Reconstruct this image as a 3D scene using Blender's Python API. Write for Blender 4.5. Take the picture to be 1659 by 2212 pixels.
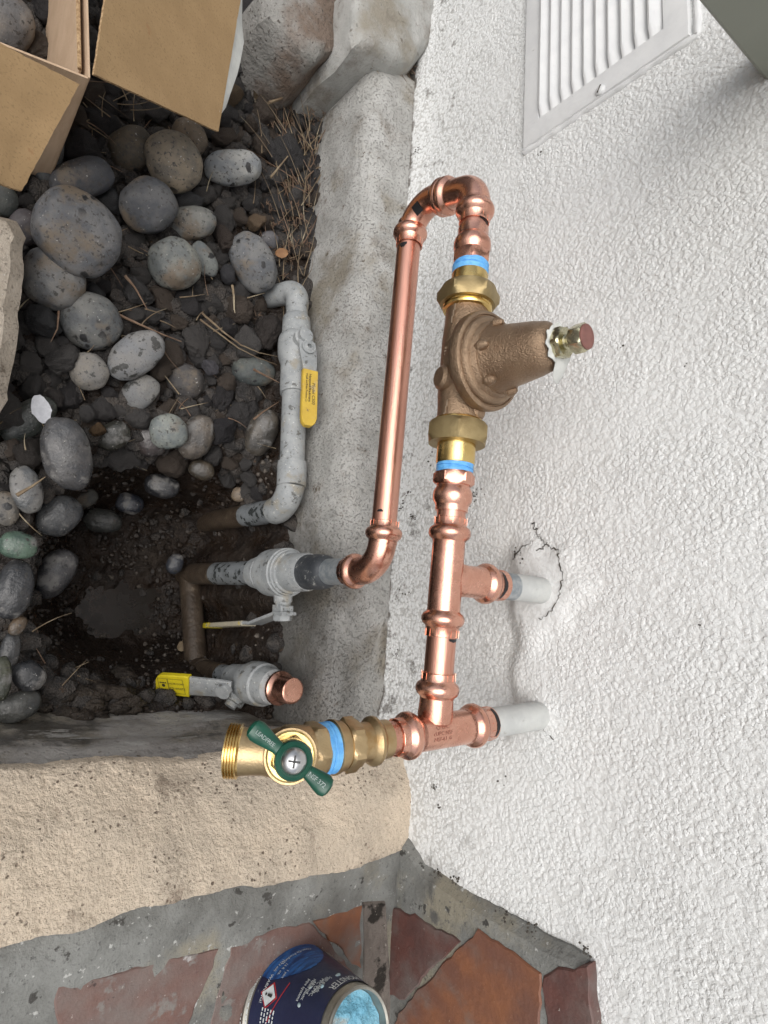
import bpy, bmesh, math, random
import numpy as np
from mathutils import Vector, Matrix, noise as mn
random.seed(7); rng = np.random.default_rng(7)
SC = bpy.context.scene
for o in list(bpy.data.objects): bpy.data.objects.remove(o)

# ------------------------------------------------------------------ camera
S = 0.777                                  # metres per build unit
F = 1232.0; CX, CY = 829.5, 1106.0         # focal length and centre, photo units (1659 x 2212)
ROT = np.array([[0.75652502, 0.16722012, 0.63222411],
                [0.06487447, -0.98117705, 0.18188705],
                [0.65073896, -0.0965869, -0.7531333]])
CAM = np.array([-0.5569, 0.0, 0.65])
cd = bpy.data.cameras.new('camera'); cam = bpy.data.objects.new('camera', cd)
SC.collection.objects.link(cam); SC.camera = cam
cd.sensor_fit = 'VERTICAL'; cd.sensor_height = 36.0; cd.lens = F / 2212.0 * 36.0
cd.clip_start = 0.01; cd.clip_end = 500
cam.matrix_world = Matrix(((ROT[0, 0], -ROT[0, 1], -ROT[0, 2], CAM[0] * S), (ROT[1, 0], -ROT[1, 1], -ROT[1, 2], CAM[1] * S),
                           (ROT[2, 0], -ROT[2, 1], -ROT[2, 2], CAM[2] * S), (0, 0, 0, 1)))
# ------------------------------------------------------------------ sky, sun, exposure
EL, AZ = 62.0, 250.0
w = bpy.data.worlds.new('World'); SC.world = w; w.use_nodes = True
nt = w.node_tree; nt.nodes.clear()
sky = nt.nodes.new('ShaderNodeTexSky'); sky.sky_type = 'NISHITA'; sky.sun_disc = False
sky.sun_elevation = math.radians(EL); sky.sun_rotation = math.radians(290); sky.dust_density = 4.0; sky.air_density = 1.0
hs = nt.nodes.new('ShaderNodeHueSaturation'); hs.inputs['Saturation'].default_value = 0.34
bg = nt.nodes.new('ShaderNodeBackground'); bg.inputs[1].default_value = 0.13
wo = nt.nodes.new('ShaderNodeOutputWorld')
nt.links.new(sky.outputs[0], hs.inputs['Color']); nt.links.new(hs.outputs[0], bg.inputs[0]); nt.links.new(bg.outputs[0], wo.inputs[0])
sl = bpy.data.lights.new('sun', 'SUN'); so = bpy.data.objects.new('sun', sl); SC.collection.objects.link(so)
sl.energy = 1.45; sl.angle = math.radians(58); sl.color = (1.0, 0.975, 0.94)
sd = Vector((-0.58, -0.10, 0.78)).normalized()          # towards the sun
so.rotation_euler = sd.to_track_quat('Z', 'Y').to_euler()
sky.sun_elevation = math.asin(sd.z); sky.sun_rotation = math.atan2(sd.x, sd.y)
vs = SC.view_settings; vs.view_transform = 'Standard'; vs.look = 'None'; vs.gamma = 1.0; vs.use_curve_mapping = False
vs.exposure = 0.11

# ------------------------------------------------------------------ helpers
def ray(p): return ROT @ np.array([p[0] - CX, p[1] - CY, F])
def on_x(p, x): r = ray(p); return CAM + r * ((x - CAM[0]) / r[0])
def on_y(p, y): r = ray(p); return CAM + r * ((y - CAM[1]) / r[1])
def on_z(p, z): r = ray(p); return CAM + r * ((z - CAM[2]) / r[2])
def depth(P): return float((ROT.T @ (np.array(P) - CAM))[2])
def px(P):
    v = ROT.T @ (np.array(P) - CAM); return CX + F * v[0] / v[2], CY + F * v[1] / v[2]
def nrm(v): v = np.array(v, float); return v / np.linalg.norm(v)
def basis(d):
    d = nrm(d); u = np.cross(d, [0, 0, 1.0]) if abs(d[2]) < 0.9 else np.cross(d, [1.0, 0, 0])
    u = nrm(u); return d, u, np.cross(d, u)
def fbm(p, s=1.0, o=4):
    v = 0; a = 1.0
    for i in range(o):
        v += a * mn.noise(Vector(p) * s); a *= 0.5; s *= 2.03
    return v

class MB:
    def __init__(self): self.v = []; self.f = []; self.m = []; self.s = []
    def add(self, vs, fs, mat=0, smooth=True):
        n = len(self.v); self.v += [tuple(map(float, q)) for q in vs]
        for f in fs: self.f.append(tuple(i + n for i in f)); self.m.append(mat); self.s.append(smooth)
    def rings(self, rs, mat=0, cap0=True, cap1=True, smooth=True):
        n = len(rs[0]); vs = [q for r in rs for q in r]; fs = []
        for i in range(len(rs) - 1):
            for j in range(n):
                k = (j + 1) % n; fs.append((i * n + j, i * n + k, (i + 1) * n + k, (i + 1) * n + j))
        self.add(vs, fs, mat, smooth)
        if cap0: self.add(rs[0], [tuple(range(n))[::-1]], mat, False)
        if cap1: self.add(rs[-1], [tuple(range(n))], mat, False)
    def lathe(self, P, d, prof, seg=40, mat=0, caps=True, a0=0.0, smooth=True, hexr=None):
        d, u, w_ = basis(d); P = np.array(P, float); rs = []
        for t, r in prof:
            rs.append([P + d * t + (u * math.cos(a0 + 2 * math.pi * j / seg) + w_ * math.sin(a0 + 2 * math.pi * j / seg)) * r for j in range(seg)])
        self.rings(rs, mat, caps, caps, smooth)
    def tube(self, pts, rad, seg=20, mat=0, caps=True, up=None):
        pts = [np.array(p, float) for p in pts]; n = len(pts); rs = []
        rad = rad if hasattr(rad, '__len__') else [rad] * n
        t0 = nrm(pts[1] - pts[0]); _, u, w_ = basis(t0)
        for i, p in enumerate(pts):
            t = nrm(pts[min(i + 1, n - 1)] - pts[max(i - 1, 0)])
            u = nrm(u - t * (u @ t)); w_ = np.cross(t, u)
            rs.append([p + (u * math.cos(2 * math.pi * j / seg) + w_ * math.sin(2 * math.pi * j / seg)) * rad[i] for j in range(seg)])
        self.rings(rs, mat, caps, caps)
    def box(self, c, ax, ay, az, bev=0.0, mat=0):
        c = np.array(c, float); ax, ay, az = (np.array(q, float) for q in (ax, ay, az))
        poly = [(-1, -1), (1, -1), (1, 1), (-1, 1)]
        lx, ly = np.linalg.norm(ax), np.linalg.norm(ay); lz = np.linalg.norm(az)
        def ring(ins, h): return [c + ax * (s * (1 - ins / lx)) + ay * (t * (1 - ins / ly)) + az * h for s, t in poly]
        if bev > 0: self.rings([ring(bev, -1), ring(0, -1 + bev / lz), ring(0, 1 - bev / lz), ring(bev, 1)], mat, smooth=False)
        else: self.rings([ring(0, -1), ring(0, 1)], mat, smooth=False)
    def prism(self, poly, ext, bev=0.002, mat=0, jit=0.0):
        poly = [np.array(q, float) for q in poly]; ext = np.array(ext, float); c = sum(poly) / len(poly); le = np.linalg.norm(ext)
        top = [q + ext for q in poly]
        ins = [q + (c - q) * (bev / max(np.linalg.norm(c - q), 1e-6)) * 1.3 + ext for q in poly]
        sh = [q + ext * (1 - bev / le) for q in poly]
        self.rings([poly, sh, ins], mat, smooth=False)
    def text(self, s, fn, size=1.0, mat=0, align='LEFT', spacing=1.0):
        cu = bpy.data.curves.new('t', 'FONT'); cu.body = s; cu.size = size; cu.align_x = align; cu.resolution_u = 2; cu.space_character = spacing
        ob = bpy.data.objects.new('t', cu); SC.collection.objects.link(ob)
        dg = bpy.context.evaluated_depsgraph_get(); dg.update()
        me = bpy.data.meshes.new_from_object(ob.evaluated_get(dg))
        bm = bmesh.new(); bm.from_mesh(me); bmesh.ops.triangulate(bm, faces=bm.faces[:])
        self.add([fn(q.co.x, q.co.y) for q in bm.verts], [tuple(x.index for x in f.verts) for f in bm.faces], mat, False)
        bm.free(); bpy.data.meshes.remove(me); bpy.data.objects.remove(ob); bpy.data.curves.remove(cu)
    def build(self, name, mats, parent=None, **tags):
        return mk(name, self.v, self.f, mats, parent, self.m, self.s, **tags)

def mk(name, v, f, mats, parent=None, mi=None, sm=None, **tags):
    org = np.array(parent['org'][:]) if parent else np.zeros(3)
    me = bpy.data.meshes.new(name)
    me.from_pydata(((np.array(v, float) - org) * S).tolist(), [], f)
    if not isinstance(mats, (list, tuple)): mats = [mats]
    for m in mats: me.materials.append(m)
    if mi is not None: me.polygons.foreach_set('material_index', np.array(mi, dtype=np.int32))
    me.polygons.foreach_set('use_smooth', np.array(sm if sm is not None else [True] * len(f), dtype=bool))
    me.update()
    if len(v) < 4000: me.set_sharp_from_angle(angle=math.radians(36))
    o = bpy.data.objects.new(name, me); SC.collection.objects.link(o)
    o['org'] = org.tolist()
    if parent: o.parent = parent
    for k, q in tags.items(): o[k] = q
    return o
def thing(name, label, cat, loc, group=None):
    o = bpy.data.objects.new(name, None); SC.collection.objects.link(o)
    o.empty_display_size = 0.02; o.location = np.array(loc) * S; o['org'] = [float(q) for q in loc]
    o['label'] = label; o['category'] = cat
    if group: o['group'] = group
    return o

# ------------------------------------------------------------------ materials
def lk(t, a, b): t.links.new(a, b)
def nz(t, co, scale, detail=4, rough=0.55, dist=0.0):
    n = t.nodes.new('ShaderNodeTexNoise'); n.inputs['Scale'].default_value = scale; n.inputs['Detail'].default_value = detail
    n.inputs['Roughness'].default_value = rough; n.inputs['Distortion'].default_value = dist
    lk(t, co, n.inputs['Vector']); return n.outputs['Fac']
def vor(t, co, scale, feat='F1', rnd=1.0):
    n = t.nodes.new('ShaderNodeTexVoronoi'); n.feature = feat; n.inputs['Scale'].default_value = scale; n.inputs['Randomness'].default_value = rnd
    lk(t, co, n.inputs['Vector']); return n.outputs['Distance']
def mr(t, x, a, b, c=0.0, d=1.0):
    n = t.nodes.new('ShaderNodeMapRange'); n.interpolation_type = 'SMOOTHSTEP'
    for i, q in zip((1, 2, 3, 4), (a, b, c, d)): n.inputs[i].default_value = q
    lk(t, x, n.inputs[0]); return n.outputs[0]
def ma(t, op, a, b):
    n = t.nodes.new('ShaderNodeMath'); n.operation = op
    for i, q in enumerate((a, b)):
        if isinstance(q, (int, float)): n.inputs[i].default_value = q
        else: lk(t, q, n.inputs[i])
    return n.outputs[0]
def wob(t, co, sc, amt=0.6):
    n = t.nodes.new('ShaderNodeTexNoise'); n.inputs['Scale'].default_value = sc * 1.6; n.inputs['Detail'].default_value = 3; lk(t, co, n.inputs['Vector'])
    v = t.nodes.new('ShaderNodeVectorMath'); v.operation = 'MULTIPLY_ADD'; lk(t, n.outputs['Color'], v.inputs[0]); v.inputs[1].default_value = (amt / sc,) * 3; lk(t, co, v.inputs[2]); return v.outputs[0]
def mixc(t, f, a, b):
    n = t.nodes.new('ShaderNodeMix'); n.data_type = 'RGBA'
    if isinstance(f, (int, float)): n.inputs[0].default_value = f
    else: lk(t, f, n.inputs[0])
    for i, q in ((6, a), (7, b)):
        if isinstance(q, tuple): n.inputs[i].default_value = (*q[:3], 1)
        else: lk(t, q, n.inputs[i])
    return n.outputs[2]
def new_mat(name):
    m = bpy.data.materials.new(name); m.use_nodes = True; t = m.node_tree
    return m, t, t.nodes['Principled BSDF']
def coords(t, stretch=None, rnd=False):
    c = t.nodes.new('ShaderNodeTexCoord').outputs['Object']
    if rnd:
        oi = t.nodes.new('ShaderNodeObjectInfo'); v = t.nodes.new('ShaderNodeVectorMath'); v.operation = 'ADD'
        sc = ma(t, 'MULTIPLY', oi.outputs['Random'], 37.0); cb = t.nodes.new('ShaderNodeCombineXYZ')
        for i in range(3): lk(t, sc, cb.inputs[i])
        lk(t, c, v.inputs[0]); lk(t, cb.outputs[0], v.inputs[1]); c = v.outputs[0]
    if stretch:
        mp = t.nodes.new('ShaderNodeMapping'); mp.inputs['Scale'].default_value = stretch; lk(t, c, mp.inputs[0]); c = mp.outputs[0]
    return c
def pm(name, c1, c2, scale=40, rough=0.6, metal=0.0, layers=(), bump=(), stretch=None, rnd=False, rvar=0.0, spec=None, tint=False, disp=None, coat=0.0):
    """layers: (noise scale, lo, hi, colour, kind, roughness or None); bump: (kind, scale, distance)"""
    m, t, b = new_mat(name); co = coords(t, stretch, rnd)
    if tint:
        oi = t.nodes.new('ShaderNodeObjectInfo'); base = oi.outputs['Color']
        d = t.nodes.new('ShaderNodeMix'); d.data_type = 'RGBA'; d.blend_type = 'MULTIPLY'; d.inputs[0].default_value = 1
        lk(t, base, d.inputs[6]); lk(t, mixc(t, mr(t, nz(t, co, scale, 6, 0.65), 0.36, 0.64), c1, c2), d.inputs[7]); col = d.outputs[2]
    else: col = mixc(t, mr(t, nz(t, co, scale, 6, 0.62), 0.34, 0.66), c1, c2)
    ro = mr(t, nz(t, co, scale * 1.7), 0.3, 0.7, max(rough - rvar, 0.02), rough + rvar)
    for L in layers:
        sc, lo, hi, c, kind = L[:5]
        q = nz(t, co, sc, 5, 0.6) if kind == 'n' else vor(t, co, sc)
        f = mr(t, q, lo, hi)
        if kind == 'vs': f = ma(t, 'MULTIPLY', mr(t, vor(t, wob(t, co, sc), sc), lo, hi, 1.0, 0.0), mr(t, nz(t, co, sc * 0.28, 2), 0.50, 0.57))
        if kind == 'vn': f = ma(t, 'MULTIPLY', f, mr(t, nz(t, co, sc * 0.13, 2), 0.5, 0.62))
        col = mixc(t, f, col, c)
        if len(L) > 5 and L[5] is not None:
            n = t.nodes.new('ShaderNodeMix'); lk(t, f, n.inputs[0]); lk(t, ro, n.inputs[2]); n.inputs[3].default_value = L[5]; ro = n.outputs[0]
    lk(t, col, b.inputs['Base Color']); lk(t, ro, b.inputs['Roughness']); b.inputs['Metallic'].default_value = metal
    if spec is not None: b.inputs['Specular IOR Level'].default_value = spec
    if coat: b.inputs['Coat Weight'].default_value = coat; b.inputs['Coat Roughness'].default_value = 0.12
    prev = None
    for kind, sc, dist in bump:
        h = nz(t, co, sc, 5, 0.6) if kind == 'n' else vor(t, co, sc)
        n = t.nodes.new('ShaderNodeBump'); n.inputs['Distance'].default_value = dist; n.inputs['Strength'].default_value = 1.0
        lk(t, h, n.inputs['Height'])
        if prev: lk(t, prev, n.inputs['Normal'])
        prev = n.outputs[0]
    if prev: lk(t, prev, b.inputs['Normal'])
    if disp:
        h = None
        for kind, sc, am in disp:
            q = nz(t, co, sc, 4, 0.55) if kind == 'n' else vor(t, co, sc)
            q = ma(t, 'MULTIPLY', ma(t, 'SUBTRACT', q, 0.5), am); h = q if h is None else ma(t, 'ADD', h, q)
        dn = t.nodes.new('ShaderNodeDisplacement'); dn.inputs['Midlevel'].default_value = 0; dn.inputs['Scale'].default_value = 1
        lk(t, h, dn.inputs['Height']); lk(t, dn.outputs[0], t.nodes['Material Output'].inputs['Displacement'])
        m.displacement_method = 'BOTH'
    return m

M = {}
M['copper'] = pm('copper', (0.80, 0.44, 0.33), (0.70, 0.36, 0.265), 60, 0.25, 1.0, rvar=0.06, bump=[('n', 420, 0.00012)],
                 layers=[(55, 0.60, 0.75, (0.52, 0.22, 0.15), 'n', 0.34), (260, 0.62, 0.70, (0.86, 0.5, 0.38), 'n', None)])
M['copper_pipe'] = pm('copper_pipe', (0.77, 0.42, 0.32), (0.67, 0.34, 0.255), 50, 0.32, 1.0, rvar=0.08, stretch=(1, 0.12, 1), bump=[('n', 900, 0.00015)],
                      layers=[(70, 0.58, 0.75, (0.50, 0.21, 0.14), 'n', 0.42)])
M['brass'] = pm('brass', (0.78, 0.58, 0.24), (0.68, 0.48, 0.18), 70, 0.22, 1.0, rvar=0.07, bump=[('n', 500, 0.0001)])
M['brass_satin'] = pm('brass_satin', (0.56, 0.42, 0.24), (0.46, 0.335, 0.185), 60, 0.38, 1.0, rvar=0.06, bump=[('n', 700, 0.00025)],
                      layers=[(35, 0.6, 0.72, (0.42, 0.27, 0.12), 'n', 0.45)])
M['brass_nut'] = pm('brass_nut', (0.40, 0.31, 0.16), (0.33, 0.25, 0.125), 90, 0.44, 0.9, bump=[('n', 1200, 0.0003)])
M['bronze'] = pm('bronze', (0.36, 0.255, 0.17), (0.275, 0.19, 0.125), 45, 0.37, 0.92, rvar=0.06, bump=[('n', 800, 0.0010), ('n', 160, 0.0005)],
                 layers=[(30, 0.58, 0.72, (0.30, 0.19, 0.12), 'n', 0.36)])
M['zinc'] = pm('zinc', (0.62, 0.58, 0.42), (0.45, 0.42, 0.28), 120, 0.25, 1.0, rvar=0.06)
M['rust_cap'] = pm('red_paint', (0.20, 0.085, 0.07), (0.15, 0.06, 0.05), 150, 0.5)
M['tape'] = pm('thread_tape', (0.10, 0.36, 0.75), (0.16, 0.46, 0.82), 200, 0.45, stretch=(1, 1, 1), bump=[('n', 300, 0.0006)])
M['marker'] = pm('marker', (0.006, 0.006, 0.008), (0.012, 0.012, 0.014), 200, 0.35)
M['galv'] = pm('grey_pipe_paint', (0.34, 0.352, 0.352), (0.25, 0.265, 0.27), 55, 0.55, layers=[
    (38, 0.54, 0.68, (0.27, 0.25, 0.205), 'n', None), (110, 0.61, 0.66, (0.12, 0.12, 0.115), 'n', None), (300, 0.63, 0.68, (0.55, 0.55, 0.53), 'n', None), (380, 0.62, 0.68, (0.14, 0.13, 0.115), 'n', None)],
    bump=[('n', 350, 0.0005), ('n', 60, 0.0008)])
M['galv_wet'] = pm('grey_pipe_wet', (0.22, 0.235, 0.245), (0.15, 0.16, 0.165), 50, 0.4, layers=[
    (95, 0.53, 0.58, (0.045, 0.05, 0.05), 'n', 0.25), (300, 0.68, 0.72, (0.5, 0.5, 0.48), 'n', None)], bump=[('n', 350, 0.0006)])
M['pipe_dark'] = pm('nipple_dark', (0.040, 0.045, 0.052), (0.075, 0.08, 0.086), 80, 0.45, 0.2, layers=[(160, 0.60, 0.68, (0.34, 0.34, 0.32), 'n', None)], bump=[('n', 500, 0.0005)])
M['pipe_mud'] = pm('pipe_mud', (0.045, 0.032, 0.022), (0.075, 0.055, 0.038), 60, 0.45, layers=[(120, 0.62, 0.68, (0.13, 0.10, 0.07), 'n', None)], bump=[('n', 250, 0.0012)])
M['stub'] = pm('stub_paint', (0.52, 0.53, 0.51), (0.44, 0.45, 0.44), 60, 0.5, layers=[(90, 0.64, 0.72, (0.36, 0.355, 0.33), 'n', None)], bump=[('n', 400, 0.0003)])
M['stub_zinc'] = pm('bare_galvanised', (0.22, 0.25, 0.27), (0.36, 0.38, 0.39), 160, 0.4, 0.4)
M['yellow'] = pm('yellow_grip', (0.68, 0.56, 0.02), (0.60, 0.48, 0.02), 90, 0.42, layers=[(110, 0.66, 0.72, (0.25, 0.2, 0.06), 'n', None)])
M['yellow_old'] = pm('yellow_grip_worn', (0.58, 0.40, 0.055), (0.50, 0.33, 0.05), 60, 0.5, layers=[(45, 0.56, 0.66, (0.52, 0.40, 0.20), 'n', None), (160, 0.66, 0.7, (0.2, 0.14, 0.07), 'n', None)])
M['ink'] = pm('black_print', (0.02, 0.02, 0.018), (0.035, 0.033, 0.03), 300, 0.6)
M['white_ink'] = pm('white_print', (0.66, 0.70, 0.70), (0.56, 0.60, 0.60), 300, 0.5)
M['handle_ink'] = pm('handle_print', (0.34, 0.40, 0.38), (0.24, 0.30, 0.28), 300, 0.5)
M['green'] = pm('green_coating', (0.006, 0.075, 0.045), (0.004, 0.055, 0.033), 80, 0.28, bump=[('n', 250, 0.0002)])
M['steel'] = pm('steel', (0.62, 0.62, 0.62), (0.5, 0.5, 0.5), 120, 0.28, 1.0)
M['cardboard'] = pm('cardboard', (0.325, 0.215, 0.105), (0.28, 0.182, 0.086), 25, 0.8, layers=[(500, 0.54, 0.66, (0.24, 0.155, 0.073), 'n', None), (45, 0.68, 0.72, (0.27, 0.155, 0.07), 'n', None)], bump=[('n', 400, 0.0002)])
M['cardboard_in'] = pm('cardboard_inside', (0.52, 0.38, 0.26), (0.46, 0.33, 0.22), 40, 0.85, layers=[(500, 0.6, 0.7, (0.40, 0.28, 0.19), 'n', None)], bump=[('n', 300, 0.0003)], stretch=(6, 1, 1))
M['card_edge'] = pm('corrugated_edge', (0.22, 0.13, 0.06), (0.46, 0.32, 0.18), 400, 0.9)
M['paper'] = pm('white_paper', (0.62, 0.63, 0.60), (0.54, 0.55, 0.53), 60, 0.8, bump=[('n', 120, 0.001)])
M['stone'] = pm('river_stone', (0.66, 0.68, 0.72), (1.18, 1.13, 1.06), 42, 0.62, tint=True, rnd=True, rvar=0.1, layers=[
    (17, 0.52, 0.64, (0.135, 0.108, 0.08), 'n', None), (260, 0.55, 0.66, (0.045, 0.042, 0.039), 'n', None), (55, 0.19, 0.25, (0.016, 0.016, 0.017), 'vs', 0.4), (300, 0.665, 0.70, (0.34, 0.33, 0.31), 'n', None)], bump=[('n', 500, 0.0005), ('n', 70, 0.0012)])
M['stone_wet'] = pm('river_stone_wet', (0.45, 0.47, 0.50), (0.95, 0.92, 0.88), 45, 0.30, tint=True, rnd=True, rvar=0.1, layers=[
    (42, 0.53, 0.66, (0.16, 0.155, 0.148), 'n', 0.6), (260, 0.58, 0.66, (0.035, 0.033, 0.031), 'n', None), (330, 0.67, 0.70, (0.34, 0.33, 0.31), 'n', None)], bump=[('n', 450, 0.0005), ('n', 70, 0.001)])
M['stone_spot'] = pm('river_stone_spotted', (0.9, 0.92, 0.95), (1.1, 1.06, 1.0), 40, 0.6, tint=True, rnd=True, layers=[
    (75, 0.55, 0.575, (0.045, 0.045, 0.042), 'n', 0.4), (380, 0.58, 0.66, (0.08, 0.078, 0.075), 'n', None), (380, 0.69, 0.72, (0.45, 0.44, 0.42), 'n', None)], bump=[('n', 500, 0.0006), ('n', 70, 0.001)])
M['lava'] = pm('lava_rock', (0.75, 0.75, 0.76), (1.8, 1.72, 1.62), 120, 0.85, tint=True, rnd=True, layers=[
    (60, 0.56, 0.70, (0.075, 0.058, 0.045), 'n', None), (330, 0.58, 0.70, (0.16, 0.15, 0.138), 'n', None), (300, 0.36, 0.30, (0.012, 0.012, 0.012), 'n', None)], bump=[('v', 300, -0.0022), ('n', 420, 0.0015)], spec=0.25)
M['gravel'] = pm('lava_gravel', (0.036, 0.034, 0.033), (0.072, 0.063, 0.056), 60, 0.85, layers=[(70, 0.62, 0.72, (0.075, 0.05, 0.034), 'n', None), (500, 0.66, 0.72, (0.14, 0.13, 0.12), 'n', None)],
    bump=[('v', 420, -0.0015), ('n', 220, 0.002)], spec=0.25)
M['soil'] = pm('soil', (0.0115, 0.0070, 0.0046), (0.027, 0.0162, 0.0100), 25, 0.38, rvar=0.2, layers=[(120, 0.60, 0.70, (0.055, 0.038, 0.025), 'n', 0.8), (420, 0.68, 0.72, (0.17, 0.14, 0.11), 'n', None),
    (9, 0.55, 0.68, (0.030, 0.020, 0.013), 'n', 0.75)], bump=[('n', 90, 0.006), ('n', 400, 0.002)])
M['straw'] = pm('dry_needles', (0.24, 0.185, 0.115), (0.15, 0.105, 0.065), 60, 0.75, layers=[(25, 0.52, 0.62, (0.34, 0.29, 0.20), 'n', None)])
M['needle'] = pm('brown_needle', (0.135, 0.08, 0.05), (0.20, 0.13, 0.085), 90, 0.6)
M['leaf'] = pm('dead_leaf', (0.30, 0.16, 0.07), (0.22, 0.11, 0.05), 90, 0.7)
M['white_chip'] = pm('white_chip', (0.52, 0.53, 0.56), (0.42, 0.43, 0.46), 200, 0.6, bump=[('n', 400, 0.0003)])
M['puddle'] = pm('muddy_water', (0.0125, 0.0092, 0.0068), (0.017, 0.0128, 0.0095), 20, 0.24, layers=[(45, 0.52, 0.66, (0.016, 0.012, 0.009), 'n', 0.5)])
M['vent'] = pm('vent_paint', (0.72, 0.725, 0.72), (0.67, 0.675, 0.675), 40, 0.4, layers=[(500, 0.70, 0.73, (0.30, 0.29, 0.28), 'n', None), (90, 0.68, 0.74, (0.54, 0.54, 0.53), 'n', None)], bump=[('n', 150, 0.0004)])
M['olive'] = pm('olive_paint', (0.235, 0.245, 0.203), (0.225, 0.235, 0.194), 20, 0.5)
M['brick_pink'] = pm('brick_floor', (0.165, 0.088, 0.070), (0.125, 0.066, 0.056), 30, 0.65, rnd=True, layers=[(17, 0.36, 0.72, (0.165, 0.138, 0.125), 'n', None), (60, 0.56, 0.66, (0.19, 0.17, 0.155), 'n', None), (320, 0.67, 0.72, (0.36, 0.31, 0.28), 'n', None),
    (48, 0.67, 0.71, (0.36, 0.34, 0.33), 'n', None), (90, 0.67, 0.73, (0.05, 0.03, 0.027), 'n', None)], bump=[('n', 120, 0.0012), ('n', 600, 0.0003)])
M['brick_orange'] = pm('brick_orange', (0.235, 0.095, 0.046), (0.185, 0.076, 0.042), 35, 0.55, layers=[(18, 0.38, 0.72, (0.15, 0.07, 0.05), 'n', None), (28, 0.48, 0.80, (0.17, 0.135, 0.115), 'n', None), (300, 0.69, 0.73, (0.4, 0.3, 0.2), 'n', None)], bump=[('n', 150, 0.001)])
M['brick_dark'] = pm('brick_dark', (0.125, 0.050, 0.040), (0.095, 0.044, 0.038), 35, 0.6, layers=[(26, 0.38, 0.76, (0.135, 0.105, 0.095), 'n', None), (300, 0.67, 0.72, (0.3, 0.26, 0.23), 'n', None)], bump=[('n', 150, 0.0012)])
M['mortar'] = pm('grey_mortar', (0.215, 0.218, 0.205), (0.135, 0.135, 0.125), 26, 0.7, layers=[(11, 0.52, 0.66, (0.24, 0.22, 0.17), 'n', None), (60, 0.63, 0.67, (0.05, 0.047, 0.042), 'n', None), (300, 0.58, 0.68, (0.10, 0.10, 0.095), 'n', None),
    (150, 0.64, 0.68, (0.40, 0.40, 0.38), 'n', None), (26, 0.62, 0.7, (0.10, 0.098, 0.09), 'n', None)], bump=[('n', 120, 0.0018), ('n', 600, 0.0006)])
M['joint'] = pm('dirty_joint', (0.13, 0.11, 0.095), (0.17, 0.145, 0.125), 50, 0.8, layers=[(40, 0.55, 0.62, (0.02, 0.016, 0.012), 'n', None), (300, 0.66, 0.7, (0.28, 0.25, 0.22), 'n', None)], bump=[('n', 140, 0.003)])
M['dirt_dark'] = pm('dark_grime', (0.035, 0.03, 0.025), (0.085, 0.075, 0.06), 300, 0.9)
M['navy'] = pm('navy_label', (0.010, 0.014, 0.045), (0.014, 0.020, 0.060), 40, 0.32, layers=[(60, 0.68, 0.73, (0.10, 0.12, 0.15), 'n', None)], bump=[('n', 60, 0.0006)])
M['fur'] = pm('blue_print', (0.006, 0.035, 0.13), (0.02, 0.12, 0.36), 60, 0.35, stretch=(1.0, 1.0, 6.0), layers=[(160, 0.6, 0.72, (0.08, 0.27, 0.55), 'n', None)])
M['fur2'] = M['fur']
M['tin'] = pm('tin', (0.36, 0.35, 0.31), (0.28, 0.27, 0.24), 70, 0.38, 0.8, layers=[(60, 0.60, 0.72, (0.26, 0.24, 0.19), 'n', 0.6)])
M['paste'] = pm('blue_paste', (0.14, 0.38, 0.52), (0.20, 0.44, 0.56), 60, 0.45, layers=[(32, 0.47, 0.58, (0.32, 0.36, 0.35), 'n', None)], bump=[('n', 90, 0.006)])
M['red_ink'] = pm('red_print', (0.42, 0.03, 0.035), (0.36, 0.025, 0.03), 300, 0.4)

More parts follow.
